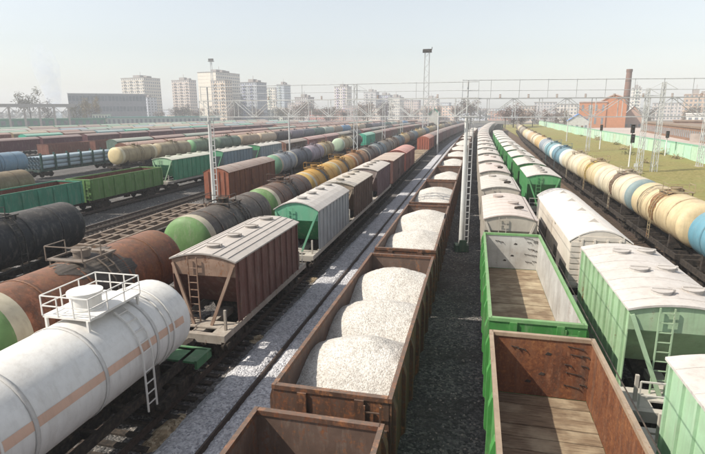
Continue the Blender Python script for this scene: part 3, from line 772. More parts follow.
# ================================================================== TRAIN C: white tank and covered hoppers
gC = 'mixed train left of the ballast track'
tank('C', 9.75, 'white gas tank wagon with faded orange stripe and railed manhole platform', gC, (.74,.73,.70,.06), None, None, 0, 1.43, 3.05, 10.9, half=6.75, platform=True, stripe=(.66,.44,.33,.15), fr=(.05,.20,.08,.3), off=2.65)
DB = (.15,.065,.052,.45)
hopper('C', 22.9, 8.0, 'dark red brown cement hopper with grey dusty roof next to the white tank', gC, DB, (.40,.365,.335,.30), (.33,.22,.16,.6), 0, .30, 'long', 4.2, (.40,.36,.31,.55), cside=DB)
hopper('C', 35.4, 8.7, 'green ended hopper with rounded grey roof and grey ribbed sides', gC, (.03,.22,.085,.12), (.50,.475,.45,.15), (.14,.40,.25,.1), 0, .55, 'none', 4.1, (.45,.42,.37,.2), cside=(.36,.38,.39,.25))
hopper('C', 46.0, 8.4, 'brown hopper with pale tan roof behind the green ended hopper', gC, (.12,.07,.05,.45), (.48,.43,.36,.25), (.35,.27,.2,.4), 0, .32, 'none', 4.2, (.42,.38,.33,.25))
hopper('C', 57.5, 8.6, 'mauve grey hopper with pale roof, next after the tan roofed brown hopper', gC, (.20,.13,.14,.35), (.46,.42,.38,.2), (.3,.24,.22,.3), 1, .30, 'none', 4.2, (.42,.38,.33,.25))
boxcar('C', 71.6, 'brown covered wagon with tan flat roof just before the red roofed boxcar', gC, (.13,.06,.05,.4), (.36,.25,.18,.3), 1, 12.6, 4.15, .12)
boxcar('C', 86.5, 'boxcar with bright brick red arched roof in the middle of its train', gC, (.20,.055,.04,.3), (.42,.10,.07,.12), 1, 13.6, 4.0, .5)
flatcar('C', 103.5, 'empty flat wagon with pale sandy deck behind the red roofed boxcar', gC, (.3,.25,.2,.3), 16.5, 1, True, deckc=(.5,.4,.3,.2))
flatcar('C', 119., 'second empty flat wagon with sandy deck, short one before the orange red boxcar', gC, (.3,.25,.2,.3), 11.0, 1, True, deckc=(.5,.4,.3,.2))
y = 133.5
for k in range(12):
    c = [(.36,.10,.055,.2),(.13,.05,.045,.35),(.10,.055,.05,.35)][0 if k == 0 else 1+k % 2]
    boxcar('C', y, 'orange red boxcar standing beyond the flat wagons with sandy decks' if k == 0 else 'dark brown boxcar, %s behind the orange red one' % ordn[k-1], gC, c, tuple(v*1.1 for v in c[:3])+(.25,), 1 if k < 2 else 2); y += 14.73

# ================================================================== TRAIN D: oil tank train
gD = 'oil tank train in the middle of the yard'
CREAM = (.52,.47,.35,.35); GEN = (.13,.25,.085,.3)
RU = (.27,.095,.045,.9); BK = (.035,.032,.032,.35)
tank('D', 17.0, 'rust red tank wagon with green end and cream ring behind the white tank', gD, RU, GEN, CREAM, 0, spill=(.045,.035,.03,.3), hatchc=(.2,.16,.13,.4), sw=2.0, L=9.9)
tank('D', 29.7, 'black oil stained tank wagon with green and cream near end', gD, (.05,.04,.036,.4), GEN, CREAM, 0, 1.5, 3.15, spill=BK, sw=1.6)
tank('D', 40.6, 'brown black tank wagon with bright green end right of the brown boxcar', gD, (.10,.055,.04,.6), GEN, CREAM, 0, 1.5, 3.15, spill=BK, sw=1.6)
tank('D', 51.3, 'golden yellow tank wagon with cream ring, nearest of the yellow ones', gD, (.56,.30,.03,.2), (.5,.34,.1,.2), CREAM, 0, 1.5, 3.1, spill=(.05,.055,.06,.3))
tank('D', 62.1, 'yellow tank wagon with dark spill, second of the yellow ones', gD, (.50,.27,.04,.25), (.4,.3,.12,.2), CREAM, 1, spill=(.05,.05,.05,.3))
tank('D', 72.9, 'brown orange tank wagon with cream ring behind the two yellow tanks', gD, (.36,.17,.06,.4), None, CREAM, 1, spill=(.06,.045,.04,.3))
tank('D', 83.7, 'dark brown grey tank wagon left of the red roofed boxcar', gD, (.10,.08,.07,.4), None, CREAM, 1)
cols = [((.42,.30,.12,.3),'ochre'),((.16,.14,.12,.4),'dark grey'),((.12,.17,.20,.3),'blue grey'),((.40,.33,.2,.3),'beige'),((.14,.09,.06,.5),'brown')]
for k in range(7, 30):
    c, nm = cols[(k*3+k//4) % 5]
    tank('D', 83.7+10.8*(k-6), '%s tank wagon, %s of the long oil tank train from its rusty near end' % (nm, ordn[k]), gD, c, None, CREAM if k % 2 else None, 1 if k < 11 else 2)

# ================================================================== TRAIN E
gE = 'wagons on the track left of the oil tank train'
tank('E', 22.6, 'large black tank wagon at the left edge behind the rusty tank', gE, (.018,.021,.026,.12), (.03,.035,.03,.15), None, 0, 1.52, 3.1, hatchc=(.03,.03,.03,.3))
flatcar('E', 37.6, 'empty skeleton flat wagon with bare rusty frame beside the black tank', gE, (.24,.18,.135,.5), 16.6, 0)
boxcar('E', 57.0, 'dark red brown boxcar behind the lamp pole on the left', gE, (.15,.055,.036,.85), (.17,.085,.06,.6), 0, 14.4, 4.05, .5, (.33,.11,.06,.45))
e = [((.30,.34,.38,.2),(.15,.3,.2,.1),'pale grey tank wagon with green end next to the dark boxcar'),((.09,.10,.13,.2),None,'dark slate tank wagon between the pale grey and mauve tanks'),((.34,.28,.33,.25),None,'mauve grey tank wagon in the short row behind the dark boxcar'),((.40,.30,.16,.35),None,'tan tank wagon ending the short row behind the dark boxcar')]
for i, (c, ce, lb) in enumerate(e): tank('E', 71.2+9.1*i, lb, gE, c, ce, CREAM if i in (0,3) else None, 1, 1.45, 3.05, 7.6, half=4.1)
tank('E', 117., 'cream tank wagon with green and white end facing the lattice mast', gE, (.45,.36,.2,.3), (.4,.5,.36,.1), (.7,.7,.62,.1), 1)
tank('E', 129., 'dark tank wagon directly behind the cream one with green end', gE, (.05,.045,.04,.4), None, (.4,.33,.2,.2), 1)
boxcar('E', 147., 'bright turquoise green boxcar among dark wagons near the lattice masts', gE, (.05,.40,.26,.08), (.10,.42,.30,.1), 1)
y = 162.
for k in range(13):
    c = [(.12,.10,.07,.4),(.17,.055,.05,.3),(.15,.06,.05,.35)][k % 3]
    boxcar('E', y, 'brown boxcar, %s behind the bright turquoise one' % ordn[k], gE, c, tuple(v*1.3 for v in c[:3])+(.3,), 2); y += 14.73

# ================================================================== TRAIN F
gF = 'wagons on the track behind the black tank and flat wagon'
gondola('F', 38.0, 'empty teal green gondola at the left edge above the black tank', gF, (.05,.24,.155,.22), (.16,.05,.035,.6), 0)
gondola('F', 52.0, 'empty olive green gondola with rusty inside next to the teal one', gF, (.115,.24,.07,.25), (.15,.06,.04,.6), 0)
gondola('F', 24.1, 'teal green gondola mostly outside the left edge of the photo', gF, (.05,.24,.155,.22), (.16,.05,.035,.6), 1)
hopper('F', 66.2, 10.6, 'green hopper with pale dusty roof next to the olive gondola', gF, (.06,.27,.15,.2), (.42,.46,.36,.2), (.30,.48,.30,.15), 0, .30, 'trans', 4.2, (.35,.33,.29,.2))
hopper('F', 80.2, 10.6, 'grey blue sided hopper with pale roof behind the green hopper', gF, (.20,.27,.31,.2), (.44,.45,.40,.2), (.10,.32,.18,.15), 1, .30, 'trans', 4.2)
hopper('F', 94.2, 10.6, 'pale grey sided hopper with green end before the dark brown boxcar', gF, (.28,.34,.37,.2), (.46,.46,.42,.2), (.07,.28,.13,.15), 1, .30, 'trans', 4.2)
boxcar('F', 109., 'dark brown boxcar left of the mauve red boxcars', gF, (.10,.06,.045,.4), (.20,.15,.12,.35), 1, 13.8, 3.9, .5, (.26,.13,.09,.3))
boxcar('F', 124., 'mauve red boxcar, nearer of the two alike in the middle distance', gF, (.26,.10,.10,.15), (.34,.16,.15,.2), 1)
boxcar('F', 138.8, 'mauve red boxcar, farther of the two alike in the middle distance', gF, (.26,.10,.10,.15), (.34,.16,.15,.2), 1)
y = 153.5
for k in range(13):
    if k % 4 == 1: tank('F', y, 'distant dark grey tank wagon, %s behind the mauve red boxcars' % ordn[k], gF, (.10,.10,.10,.3), None, None, 2)
    else:
        c = [(.13,.11,.09,.3),(.12,.14,.15,.3),(.16,.06,.05,.3),(.07,.09,.08,.3)][k % 4]
        boxcar('F', y, 'distant dull boxcar, %s behind the mauve red boxcars' % ordn[k], gF, c, tuple(v*1.3 for v in c[:3])+(.3,), 2)
    y += 14.73

# ================================================================== TRAINS G, P, Q
tank('G', 38.9, 'olive brown tank wagon at the left edge behind the teal gondola', 'wagons of the left yard', (.20,.155,.09,.35), None, None, 1)
gP = 'beige and green tank wagons behind the green hoppers'
ps = [((.40,.32,.19,.3),(.62,.50,.28,.1),(.66,.58,.40,.1),'beige tank wagon with yellow cream end behind the olive gondola'),((.36,.30,.19,.3),None,None,'beige tank wagon, second from the one with yellow end'),((.17,.24,.15,.2),(.2,.4,.2,.1),None,'grey green tank wagon with lighter green end behind the hoppers'),((.13,.19,.14,.25),None,None,'dark green tank wagon behind the grey green one')]
for i, (c, ce, cr, lb) in enumerate(ps): tank('P', 81.5+12.03*i, lb, gP, c, ce, cr, 1)
pc = [((.40,.30,.20,.3),'tan'),((.50,.40,.28,.2),'cream'),((.06,.05,.05,.4),'black'),((.20,.17,.20,.2),'plum grey'),((.15,.15,.17,.2),'slate grey'),((.10,.16,.14,.2),'dark green'),((.40,.45,.38,.2),'pale green'),((.35,.27,.2,.3),'tan brown'),((.13,.25,.40,.15),'blue')]
for k in range(18):
    c, nm = pc[k % 9]
    tank('P', 81.5+12.03*(k+4), '%s tank wagon, %s after the dark green one in the beige tank row' % (nm, ordn[k]), gP, c, None, None, 2)
gQ = 'wagons in the row with the pipe load'
tank('Q', 61.3, 'light blue tank wagon at the left edge beside the pipe load', gQ, (.19,.30,.40,.08), None, None, 1, 1.55, 3.0)
loc, rz = pose('Q', 77.8)
o = flatcar('Q', 77.8, 'long flat wagon with dark green stakes carrying pale blue pipes', gQ, (.03,.07,.06,.3), 18.4, 1)
for s in (-1,1):
    for i in range(7): part('stake', cached('stake', lambda b: b.box(-.09,.09,-.16,.16,1.1,3.75), PAINT), o, (.02,.07,.06,.2), (s*1.52,-8.7+i*17.4/6,0))
def pipe(b): b.cyl((0,-8.9,0),(0,8.9,0),.33,14,None,0,False); b.cyl((0,-8.9,0),(0,8.9,0),.30,14,None,0,False)
for lay in range(3):
    for i in range(4):
        X = (-.99+i*.66); v = Vector((X,0,1.72+lay*.68)); v.rotate(Matrix.Rotation(rz,3,'Z'))
        q = part('steel_pipe', cached('steel_pipe', pipe, PAINT), None, (.36,.46,.52,.10), (loc[0]+v.x,loc[1]+v.y,v.z), rz)
        tag(q, 'pale blue steel pipe stacked between dark stakes on the long flat wagon', 'pipe', 'pale blue pipes on the flat wagon')
qs = [((.34,.16,.10,.2),'salmon'),((.38,.18,.12,.2),'light salmon'),((.3,.13,.09,.25),'dull salmon')]
for k in range(20):
    c, nm = qs[k % 3]
    boxcar('Q', 97.5+14.9*k, '%s boxcar, %s after the pipe load along its row' % (nm, ordn[k]), gQ, tuple(v*.55 for v in c[:3])+(.3,), c, 2)

# far rows
pal = {0:[((.13,.05,.045,.3),(.22,.10,.08,.3),'maroon'),((.10,.16,.13,.3),(.22,.30,.24,.3),'grey green'),((.16,.06,.05,.3),(.28,.12,.09,.3),'red brown')],
       1:[((.20,.08,.055,.4),(.30,.13,.09,.3),'rust brown')],
       2:[((.11,.035,.045,.25),(.17,.075,.07,.25),'maroon')],
       3:[((.04,.36,.24,.1),(.10,.45,.33,.15),'turquoise'),((.15,.07,.05,.3),(.26,.16,.12,.3),'brown'),((.10,.24,.28,.2),(.24,.40,.42,.2),'blue green')],
       4:[((.30,.22,.14,.3),(.42,.33,.22,.3),'tan'),((.25,.08,.06,.3),(.32,.14,.1,.3),'red'),((.10,.12,.12,.3),(.18,.2,.2,.3),'dark grey')],
       5:[((.14,.30,.20,.2),(.26,.44,.32,.2),'pale green'),((.30,.24,.17,.3),(.42,.36,.27,.3),'sandy'),((.12,.2,.28,.2),(.25,.36,.44,.2),'blue')],
       6:[((.35,.34,.3,.2),(.48,.47,.42,.2),'pale grey'),((.12,.05,.05,.3),(.2,.1,.09,.3),'dark red'),((.07,.2,.13,.2),(.15,.34,.22,.2),'green')],
       7:[((.12,.25,.17,.2),(.24,.4,.28,.2),'mid green'),((.25,.18,.12,.3),(.35,.28,.2,.3),'brown grey')]}
start = [110, 103, 90, 132, 128, 150, 170, 190]
for i in range(8):
    y = start[i]; k = 0; rr = random.Random(40+i)
    while y < start[i]+14.8*(18-i//3):
        body, roof, nm = pal[i][(k if i not in (0,4,6) else k//2+rr.randrange(2)) % len(pal[i])]
        lb = '%s %s, %s from the left edge in far yard row %s' % (nm, 'gondola' if i == 1 and k < 9 else 'boxcar', ordn[k], ['just behind the salmon boxcars','with rust brown gondolas','of maroon boxcars','with turquoise boxcar first','of tan and red boxcars','of pale green and sandy boxcars','of pale grey and green boxcars','nearest the city'][i])
        lb = '%s %s of %s' % (nm, 'gondola' if i == 1 and k < 9 else 'boxcar', ['the row behind the salmon boxcars','the rust brown gondola row','the maroon boxcar row','the row led by a turquoise boxcar','the tan and red boxcar row','the pale green and sandy row','the pale grey and green row','the row nearest the city'][i])+', '+ordn[k]+' from the left'
        if i == 1 and k < 9: gondola('Z%d' % i, y, lb, 'far yard wagons', body, body, 2)
        else: boxcar('Z%d' % i, y, lb, 'far yard wagons', body, roof, 2)
        y += 14.8 if not (i == 2 and k == 2) else 16; k += 1

# ================================================================== portals, masts, signals
WH = (.58,.59,.58,.25)
def portal(name, label, x0, y0, x1, y1, zb, zt, zw, bays, poles, wire_posts):
    o = root(name, ((x0+x1)/2,(y0+y1)/2,0), math.atan2(y1-y0,x1-x0), label, 'portal', 'overhead line portals')
    L = math.hypot(x1-x0,y1-y0)
    def chord(b): b.bar((-L/2,0,0),(L/2,0,0),.065)
    for s in (-.35,.35):
        part('lower_chord', cached((name,'ch',L), chord, WHITEP), o, WH, (0,s,zb)); part('upper_chord', cached((name,'ch',L), chord, WHITEP), o, WH, (0,s,zt))
    bw = L/bays
    for i in range(bays+1):
        part('truss_post', cached((name,'tp',L), lambda b: [b.bar((0,s,zb),(0,s,zt),.04) for s in (-.35,.35)] and b.bar((0,-.35,zb),(0,.35,zb),.04), WHITEP), o, WH, (-L/2+i*bw,0,0))
        if i < bays:
            u = 1 if (i % 2 == 0) else -1
            part('diagonal', cached((name,'dg',u,L), lambda b: [b.bar((-u*bw/2,s,zt),(u*bw/2,s,zb),.04) for s in (-.35,.35)] and None, WHITEP), o, WH, (-L/2+(i+.5)*bw,0,0))
    part('earth_wire', cached((name,'w',L), lambda b: b.cyl((-L/2,0,zw),(L/2,0,zw),.028,6), GALV), o)
    for i in range(wire_posts+1):
        part('wire_post', cached((name,'wp',L), lambda b: b.bar((0,0,zt),(0,0,zw+.05),.035), GALV), o, loc=(-L/2+L*i/wire_posts,0,0))
    part('messenger_wire', cached((name,'mw',L), lambda b: b.cyl((-L/2,0,zt+.55),(L/2,0,zt+.55),.02,6), GALV), o)
    def ins(b):
        for k in range(3): b.cyl((0,0,k*.09),(0,0,k*.09+.05),.075,10)
    for i in range(1, wire_posts): 
        part('insulator', cached('insulator', ins, PAINT), o, (.34,.24,.18,.2), (-L/2+L*(i+.35)/wire_posts,.1,zt+.05))
    for px, kind in poles:
        if kind == 'tube':
            p_ = part('pole', cached((name,'tube',L), lambda b: b.cyl((0,0,-.3),(0,0,zb+.1),.215,18,.13), WHITEP), o, (.60,.61,.59,.2), (px,0,0))
            def ld(b):
                for s in (-.14,.14): b.bar((s,0,.2),(s,0,zb),.05)
                for q in range(20): b.bar((-.14,0,.4+q*.48),(.14,0,.4+q*.48),.05)
            part('ladder', cached((name,'ld',L), ld, WHITEP), p_, WH, (.34,-.16,0))
            part('pole_top', cached((name,'ptop',L), lambda b: b.cyl((0,0,zb+.1),(0,0,zw),.06,8), GALV), p_)
            part('pole_base', cached('pole_base', lambda b: [b.box(-.5,.5,-.5,.5,-.3,.25), b.box(-.25,.3,-.62,-.5,-.2,.7)] and None, PAINT), p_, (.08,.17,.10,.3))
        else:
            def lat(b):
                for sx in (-.3,.3):
                    for sy in (-.3,.3): b.bar((sx,sy,-.2),(sx*.7,sy*.7,zb+.6),.06)
                for q in range(12):
                    z0, z1 = q*zb/12, (q+1)*zb/12
                    for s in (-.3,.3):
                        u = 1 if q % 2 else -1
                        b.bar((-u*.29,s,z0),(u*.28,s,z1),.035); b.bar((s,-u*.29,z0),(s,u*.28,z1),.035)
            part('pole', cached((name,'lat',L), lat, GALV), o, loc=(px,0,0))
    return o
portal('portal', 'white lattice portal spanning the left tracks on a tube pole', -22.6, 39.8, .05, 39.0, 9.98, 11.28, 12.42, 14, [(-22.6/2+.55+.05,'tube')], 5)
portal('portal', 'white lattice portal spanning the right tracks from the central ladder pole', -1.1, 39.2, 25.0, 44.2, 9.90, 11.25, 12.55, 14, [(-12.9,'tube'),(12.6,'lat')], 13)
def lattice_mast(x, y, h, label, group='lattice masts along the yard', a=.4, arms=True):
    o = root('lattice_mast', (x,y,-.3), .12, label, 'mast', group)
    def sh(b):
        for sx in (-a,a):
            for sy in (-a,a): b.bar((sx,sy,0),(sx*.55,sy*.55,h),.09)
        n = max(6, int(h/1.1))
        for q in range(n):
            z0, z1 = q*h/n, (q+1)*h/n; f0, f1 = a*(1-.45*q/n), a*(1-.45*(q+1)/n); u = 1 if q % 2 else -1
            for s in (-1,1):
                b.bar((-u*f0,s*f0,z0),(u*f1,s*f1,z1),.05); b.bar((s*f0,-u*f0,z0),(s*f1,u*f1,z1),.05)
    part('shaft', cached(('mast',h,a), sh, WHITEP), o, WH)
    part('footing', cached('footing', lambda b: b.box(-.7,.7,-.7,.7,0,.45), CONC), o)
    if arms:
        part('cross_arm', cached(('arm',h), lambda b: [b.bar((-2.2,0,h-1.2),(2.2,0,h-1.2),.1), b.bar((-2.2,0,h-1.2),(0,0,h),.05), b.bar((2.2,0,h-1.2),(0,0,h),.05)] and None, WHITEP), o, WH)
    return o
for x, y, h, lb in [(-21.7,93,15.6,'white lattice mast in front of the cream tank with green end'),(-21.9,124,14,'white lattice mast in front of the bright turquoise boxcar'),(-21.9,155,13.5,'thin white lattice mast, third back in the middle row'),(-21.5,222,13,'small distant lattice mast at the end of the middle row'),
                    (27.1,95,14.2,'left one of two lattice masts standing close together on the grass'),(29.5,95.4,15.2,'right one of two lattice masts standing close together on the grass'),(40.8,107.4,13,'lattice mast on the grass at the right edge by the fence'),(28,142,12,'slim lattice mast on the grass beyond the signal post')]:
    lattice_mast(x, y, h, lb)
def pole(x, y, h, label, r=.16):
    o = root('line_pole', (x,y,-.3), 0, label, 'pole', 'slim poles in the yard')
    part('shaft', cached(('lp',h,r), lambda b: b.cyl((0,0,0),(0,0,h),r,10,r*.65), WHITEP), o, WH)
    part('bracket', cached(('lpb',h), lambda b: [b.bar((0,0,h-.8),(2.4,0,h-.3),.07), b.bar((0,0,h-.1),(2.4,0,h-.3),.04)] and None, GALV), o)
pole(-9.4, 132, 10.6, 'slim white pole standing beside the ballast track', .22)
pole(30, 187, 9, 'slim white pole on the grass in front of the blue roof')
pole(-35.8, 96, 10.5, 'slim pole standing left of the short tank row', .2)
def cwire(b):
    ys = [-4+4*i for i in range(27)]
    for a, c_ in zip(ys, ys[1:]): b.cyl((tx('R1',a)-.02,a,6.42),(tx('R1',c_)-.02,c_,6.42),.012,6)
single('contact_wire', 'contact_wire', cwire, DARK, 'thin overhead contact wire hanging above the two green gondolas', 'overhead wire')
def signal(x, y, label, h=5.6, two=True):
    o = root('signal_post', (x,y,-.2), R(-14), label, 'signal', 'railway signals on the grass')
    part('post', cached(('sp',h), lambda b: b.cyl((0,0,0),(0,0,h),.13,12,.10), WHITEP), o, (.72,.72,.70,.1))
    def head(b):
        b.box(-.34,.34,-.18,.14,-.75,.75); b.cyl((0,-.01,.75),(0,-.01,.76),.34,12)
        for z in (-.38,.38): b.cyl((0,-.18,z),(0,-.42,z+.03),.2,14,.22,0,False)
    def lens(b): b.cyl((0,-.185,0),(0,-.20,0),.15,14)
    for k in range(2 if two else 1):
        hd = part('signal_head', cached('sighead', head, DARK), o, loc=(0 if k == 0 else .15,-.2,h-.3-k*1.75))
        for z in (-.38,.38): part('lens', cached('lens', lens, GLASS), hd, loc=(0,0,z))
    if two: part('service_box', cached('svcbox', lambda b: b.box(-.3,.3,-.2,.2,.0,.9), GALV), o, loc=(1.1,-.3,.15))
signal(27.7, 103.2, 'white signal post with two stacked black heads on the grass', 7.6)
signal(41.5, 128, 'single black signal head on a post by the fence on the right', 5.6, False)
signal(32.6, 150, 'single black signal head on a slim lattice post near the fence', 6.4, False)
o = root('floodlight_tower', (-23,241,-.3), 0, 'tall lattice floodlight tower above the far wagons in the centre', 'tower', 'floodlight towers')
def tw(b):
    h = 36.5
    for sx in (-1.3,1.3):
        for sy in (-1.3,1.3): b.bar((sx,sy,0),(sx*.75,sy*.75,h),.22)
    for q in range(16):
        z0, z1 = q*h/16, (q+1)*h/16; u = 1 if q % 2 else -1; f0, f1 = 1.3*(1-.25*q/16), 1.3*(1-.25*(q+1)/16)
        for s in (-1,1): b.bar((-u*f0,s*f0,z0),(u*f1,s*f1,z1),.09); b.bar((s*f0,-u*f0,z0),(s*f1,u*f1,z1),.09)
def lampdeck(b): b.box(-2,2,-1.2,1.2,36.5,36.7); [b.box(-1.9+i*.95,-1.3+i*.95,-1.4,-.9,36.8,37.6) for i in range(4)]; b.bar((1.8,0,36.7),(2.2,0,38.8),.25); b.box(-1.9,2,-.1,.1,36.7,38)
part('shaft', cached('towershaft', tw, GALV), o); part('lamp_deck', cached('lampdeck', lampdeck, DARK), o)
o = root('floodlight_tower', (-275,510,-.3), 0, 'thin floodlight tower rising behind the pale apartment blocks', 'tower', 'floodlight towers')
part('shaft', cached('tower2', lambda b: [b.bar((s*1.2,0,0),(s*.8,0,64),.5) for s in (-1,1)] and [b.bar((-1,0,q*8.),(1,0,q*8.+8),.25) for q in range(8)] and None, GALV), o)
part('lamp_deck', cached('lampdeck2', lambda b: [b.box(-3,3,-1.5,1.5,63,63.6), b.box(-2.6,2.6,-1,1,64,66)] and None, DARK), o)

# ================================================================== fence and right-hand background
fo = root('fence', (45,60,-.2), 0, 'long pale mint green wall fence behind the grass', 'fence')
MINT = (.46,.66,.50,.06)
def fx(y): return -1.2+ (0 if y < 250 else (y-250)*.02)
for i in range(88):
    y0 = i*4.
    part('fence_panel', cached('fpanel', lambda b: b.box(-.05,.05,.06,3.94,0,3.35), FENCE), fo, tuple(v*random.uniform(.90,1.05) for v in MINT[:3])+(random.choice((.1,.2,.35)),), (fx(y0),y0,0))
    part('fence_cap', cached('fcap', lambda b: b.box(-.1,.1,0,4,3.35,3.65), FENCE), fo, (.20,.42,.29,.1), (fx(y0),y0,0))
    part('fence_post', cached('fpost', lambda b: b.box(-.14,.10,-.10,.10,0,3.36), FENCE), fo, (.42,.60,.46,.1), (fx(y0)-.02,y0,0))
def building(name, label, x, y, wx, wy, h, c, floors=0, nwx=0, roofc=(.3,.28,.26,.3), rz=0, cat='building', extra=None, group=None, cabin=False, front=True, ww=.55):
    o = root(name, (x,y,-.3), rz, label, cat, group)
    part('walls', cached(('bw',name,x,y), lambda b: b.box(-wx/2,wx/2,-wy/2,wy/2,0,h), BUILD), o, c)
    part('roof', cached(('br',name,x,y), lambda b: b.box(-wx/2-.3,wx/2+.3,-wy/2-.3,wy/2+.3,h,h+.6), BUILD), o, roofc)
    if floors:
        def wins(b):
            fh = h/floors; bw = wx/nwx
            for f in range(floors):
                for i in range(nwx if front else 0):
                    cx = -wx/2+(i+.5)*bw
                    b.box(cx-bw*ww/2,cx+bw*ww/2,-wy/2-.06,-wy/2+.3,f*fh+fh*.34,f*fh+fh*.82)
                for j in range(max(1, int(wy/bw))):
                    cy = -wy/2+(j+.5)*wy/max(1, int(wy/bw))
                    for s in (-1,1): b.box(s*wx/2-.2,s*wx/2+.06,cy-bw*ww/2,cy+bw*ww/2,f*fh+fh*.34,f*fh+fh*.82) if s > 0 else b.box(-wx/2-.06,-wx/2+.2,cy-bw*ww/2,cy+bw*ww/2,f*fh+fh*.34,f*fh+fh*.82)
        part('window', cached(('bwin',name,x,y), wins, GLASS), o, kind='stuff')
        def sl(b):
            for f in range(1, floors): b.box(-wx/2-.10,wx/2+.10,-wy/2-.10,wy/2+.10,f*h/floors-.12,f*h/floors+.12)
        if floors > 9 and front:
            def bal(b):
                bw = wx/nwx
                for i in range(1, nwx, 3):
                    cx = -wx/2+(i+.5)*bw
                    for f in range(1, floors): b.box(cx-bw*.55,cx+bw*.55,-wy/2-1.1,-wy/2-.08,f*h/floors-.05,f*h/floors+1.05)
            part('balconies', cached(('bbal',name,x,y), bal, BUILD), o, tuple(v*random.choice((.7,.85,1.05)) for v in c[:3])+(.1,), kind='stuff')
        if floors > 3: part('floor_bands', cached(('bsl',name,x,y), sl, BUILD), o, tuple(v*.8 for v in c[:3])+(.1,))
    if cabin:
        part('roof_cabin', cached(('bcab',name,x,y), lambda b: [b.box(-wx*.18,wx*.12,-wy*.2,wy*.2,h+.6,h+4), b.box(wx*.25,wx*.38,-wy*.15,wy*.15,h+.6,h+2.8), b.bar((0,0,h+4),(0,0,h+8),.3)] and None, BUILD), o, (.34,.31,.29,.2))
    return o
BEI = (.70,.64,.55,.05); GRY = (.46,.48,.51,.08)
ga = 'apartment blocks on the skyline'
T = R(-3)
RZ = R(-10)
building('apartment_block', 'pale apartment slab with grey right side, leftmost tall block on the skyline', -408,576,37,27,52,BEI,14,11,rz=RZ,group=ga,cabin=True)
building('apartment_block', 'stepped apartment block second from the left on the skyline', -371,613,28,14,51,(.72,.62,.55,.05),14,9,rz=RZ,group=ga,cabin=True)
building('apartment_block', 'big slab with blank cream gable under the thin tower', -289,553,25,44,54,(.78,.72,.62,.04),15,7,rz=RZ,group=ga,cabin=True,front=False)
building('apartment_block', 'beige lower block standing in front of the big cream slab', -272,524,19,12,44,(.74,.62,.50,.05),12,6,rz=RZ,group=ga)
building('apartment_block', 'grey blue block at the right end of the big slab', -247,552,22,20,43,GRY,12,7,rz=RZ,group=ga,cabin=True)
building('apartment_block', 'slim cream block left of the narrow grey tower block', -275,676,15,9,43,(.76,.70,.60,.05),12,4,rz=RZ,group=ga)
building('apartment_block', 'narrow grey blue tower block in the left middle of the skyline', -252,660,11,17,46,(.50,.55,.60,.08),14,4,rz=RZ,group=ga,cabin=True)
building('apartment_block', 'cream block with violet grey side in the middle of the skyline', -180,697,19,16,44,(.74,.67,.60,.05),12,6,rz=RZ,group=ga,cabin=True)
far = [(-206,609,19,28,(.46,.40,.38,.1),8,6,'greyish rose block'),(-176,575,20,13.5,(.42,.20,.17,.1),4,6,'low brick red house'),(-158,785,20,40,(.50,.48,.46,.1),11,7,'pale grey tower block'),(-138,790,20,35,(.40,.42,.46,.1),10,6,'blue grey tower block'),
 (-106,694,16,29,(.56,.53,.48,.1),8,6,'ivory block'),(-93,749,26,26,(.50,.42,.38,.1),7,8,'wide rose beige block'),(-69,806,22,30,(.55,.50,.46,.1),8,7,'pale beige block'),(-54,913,17,25,(.45,.47,.5,.1),7,5,'misty blue grey block'),
 (-126,640,26,15,(.52,.44,.38,.1),4,8,'low tan block'),(-150,650,24,18,(.38,.30,.28,.1),5,8,'dull brown block'),(-58,640,30,12,(.50,.40,.34,.1),3,9,'low rose house'),(-224,640,26,22,(.42,.37,.35,.1),6,8,'brown grey block'),(-30,760,30,15,(.46,.42,.4,.1),4,9,'low grey brown block'),
 (10,800,34,14,(.50,.45,.42,.1),4,9,'low misty rose block'),(47,525,14,15,(.50,.42,.36,.1),4,5,'small tan block behind the bare trees'),(76,635,23,20,(.44,.42,.42,.1),6,7,'grey block left of the orange hall'),(84,534,18,16.5,(.54,.50,.46,.1),5,6,'pale block just left of the orange hall'),
 (176,659,9,35,(.62,.58,.52,.05),10,3,'slender ivory tower right of the chimney'),(210,640,40,18,(.5,.45,.42,.1),5,12,'long pale block behind the lot'),(130,600,40,14,(.5,.46,.43,.1),4,12,'low pale block behind the chimney')]
rb = random.Random(11)
for k in range(30):
    a = -.66+k*.026+rb.uniform(-.008,.008); d = rb.uniform(620,980); fl = rb.choice([2,3,3,4,5,5,9]); w_ = rb.uniform(18,44) if fl < 9 else rb.uniform(14,20)
    c = rb.choice([(.66,.58,.50,.1),(.60,.46,.38,.1),(.56,.55,.54,.1),(.70,.64,.56,.1),(.44,.25,.19,.1),(.5,.52,.56,.1)])
    far.append((math.sin(a)*d, math.cos(a)*d, w_, fl*3.1+rb.uniform(0,2), c, fl, max(3, int(w_/3.6)), '%s storey %s block, %s of the low skyline row' % (fl, {.66:'tan',.60:'rose',.56:'grey',.70:'ivory',.44:'brick red',.5:'blue grey'}[c[0]], ordn[k])))
for x, y, wx, h, c, fl, nw, nm in far:
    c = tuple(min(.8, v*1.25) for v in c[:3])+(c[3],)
    building('city_block', nm if 'storey' in nm else nm+' on the hazy skyline', x, y, wx, 14, h, c, fl, nw, rz=-.2+.02*(int(x) % 9-4), group='hazy city blocks', cabin=h > 27)
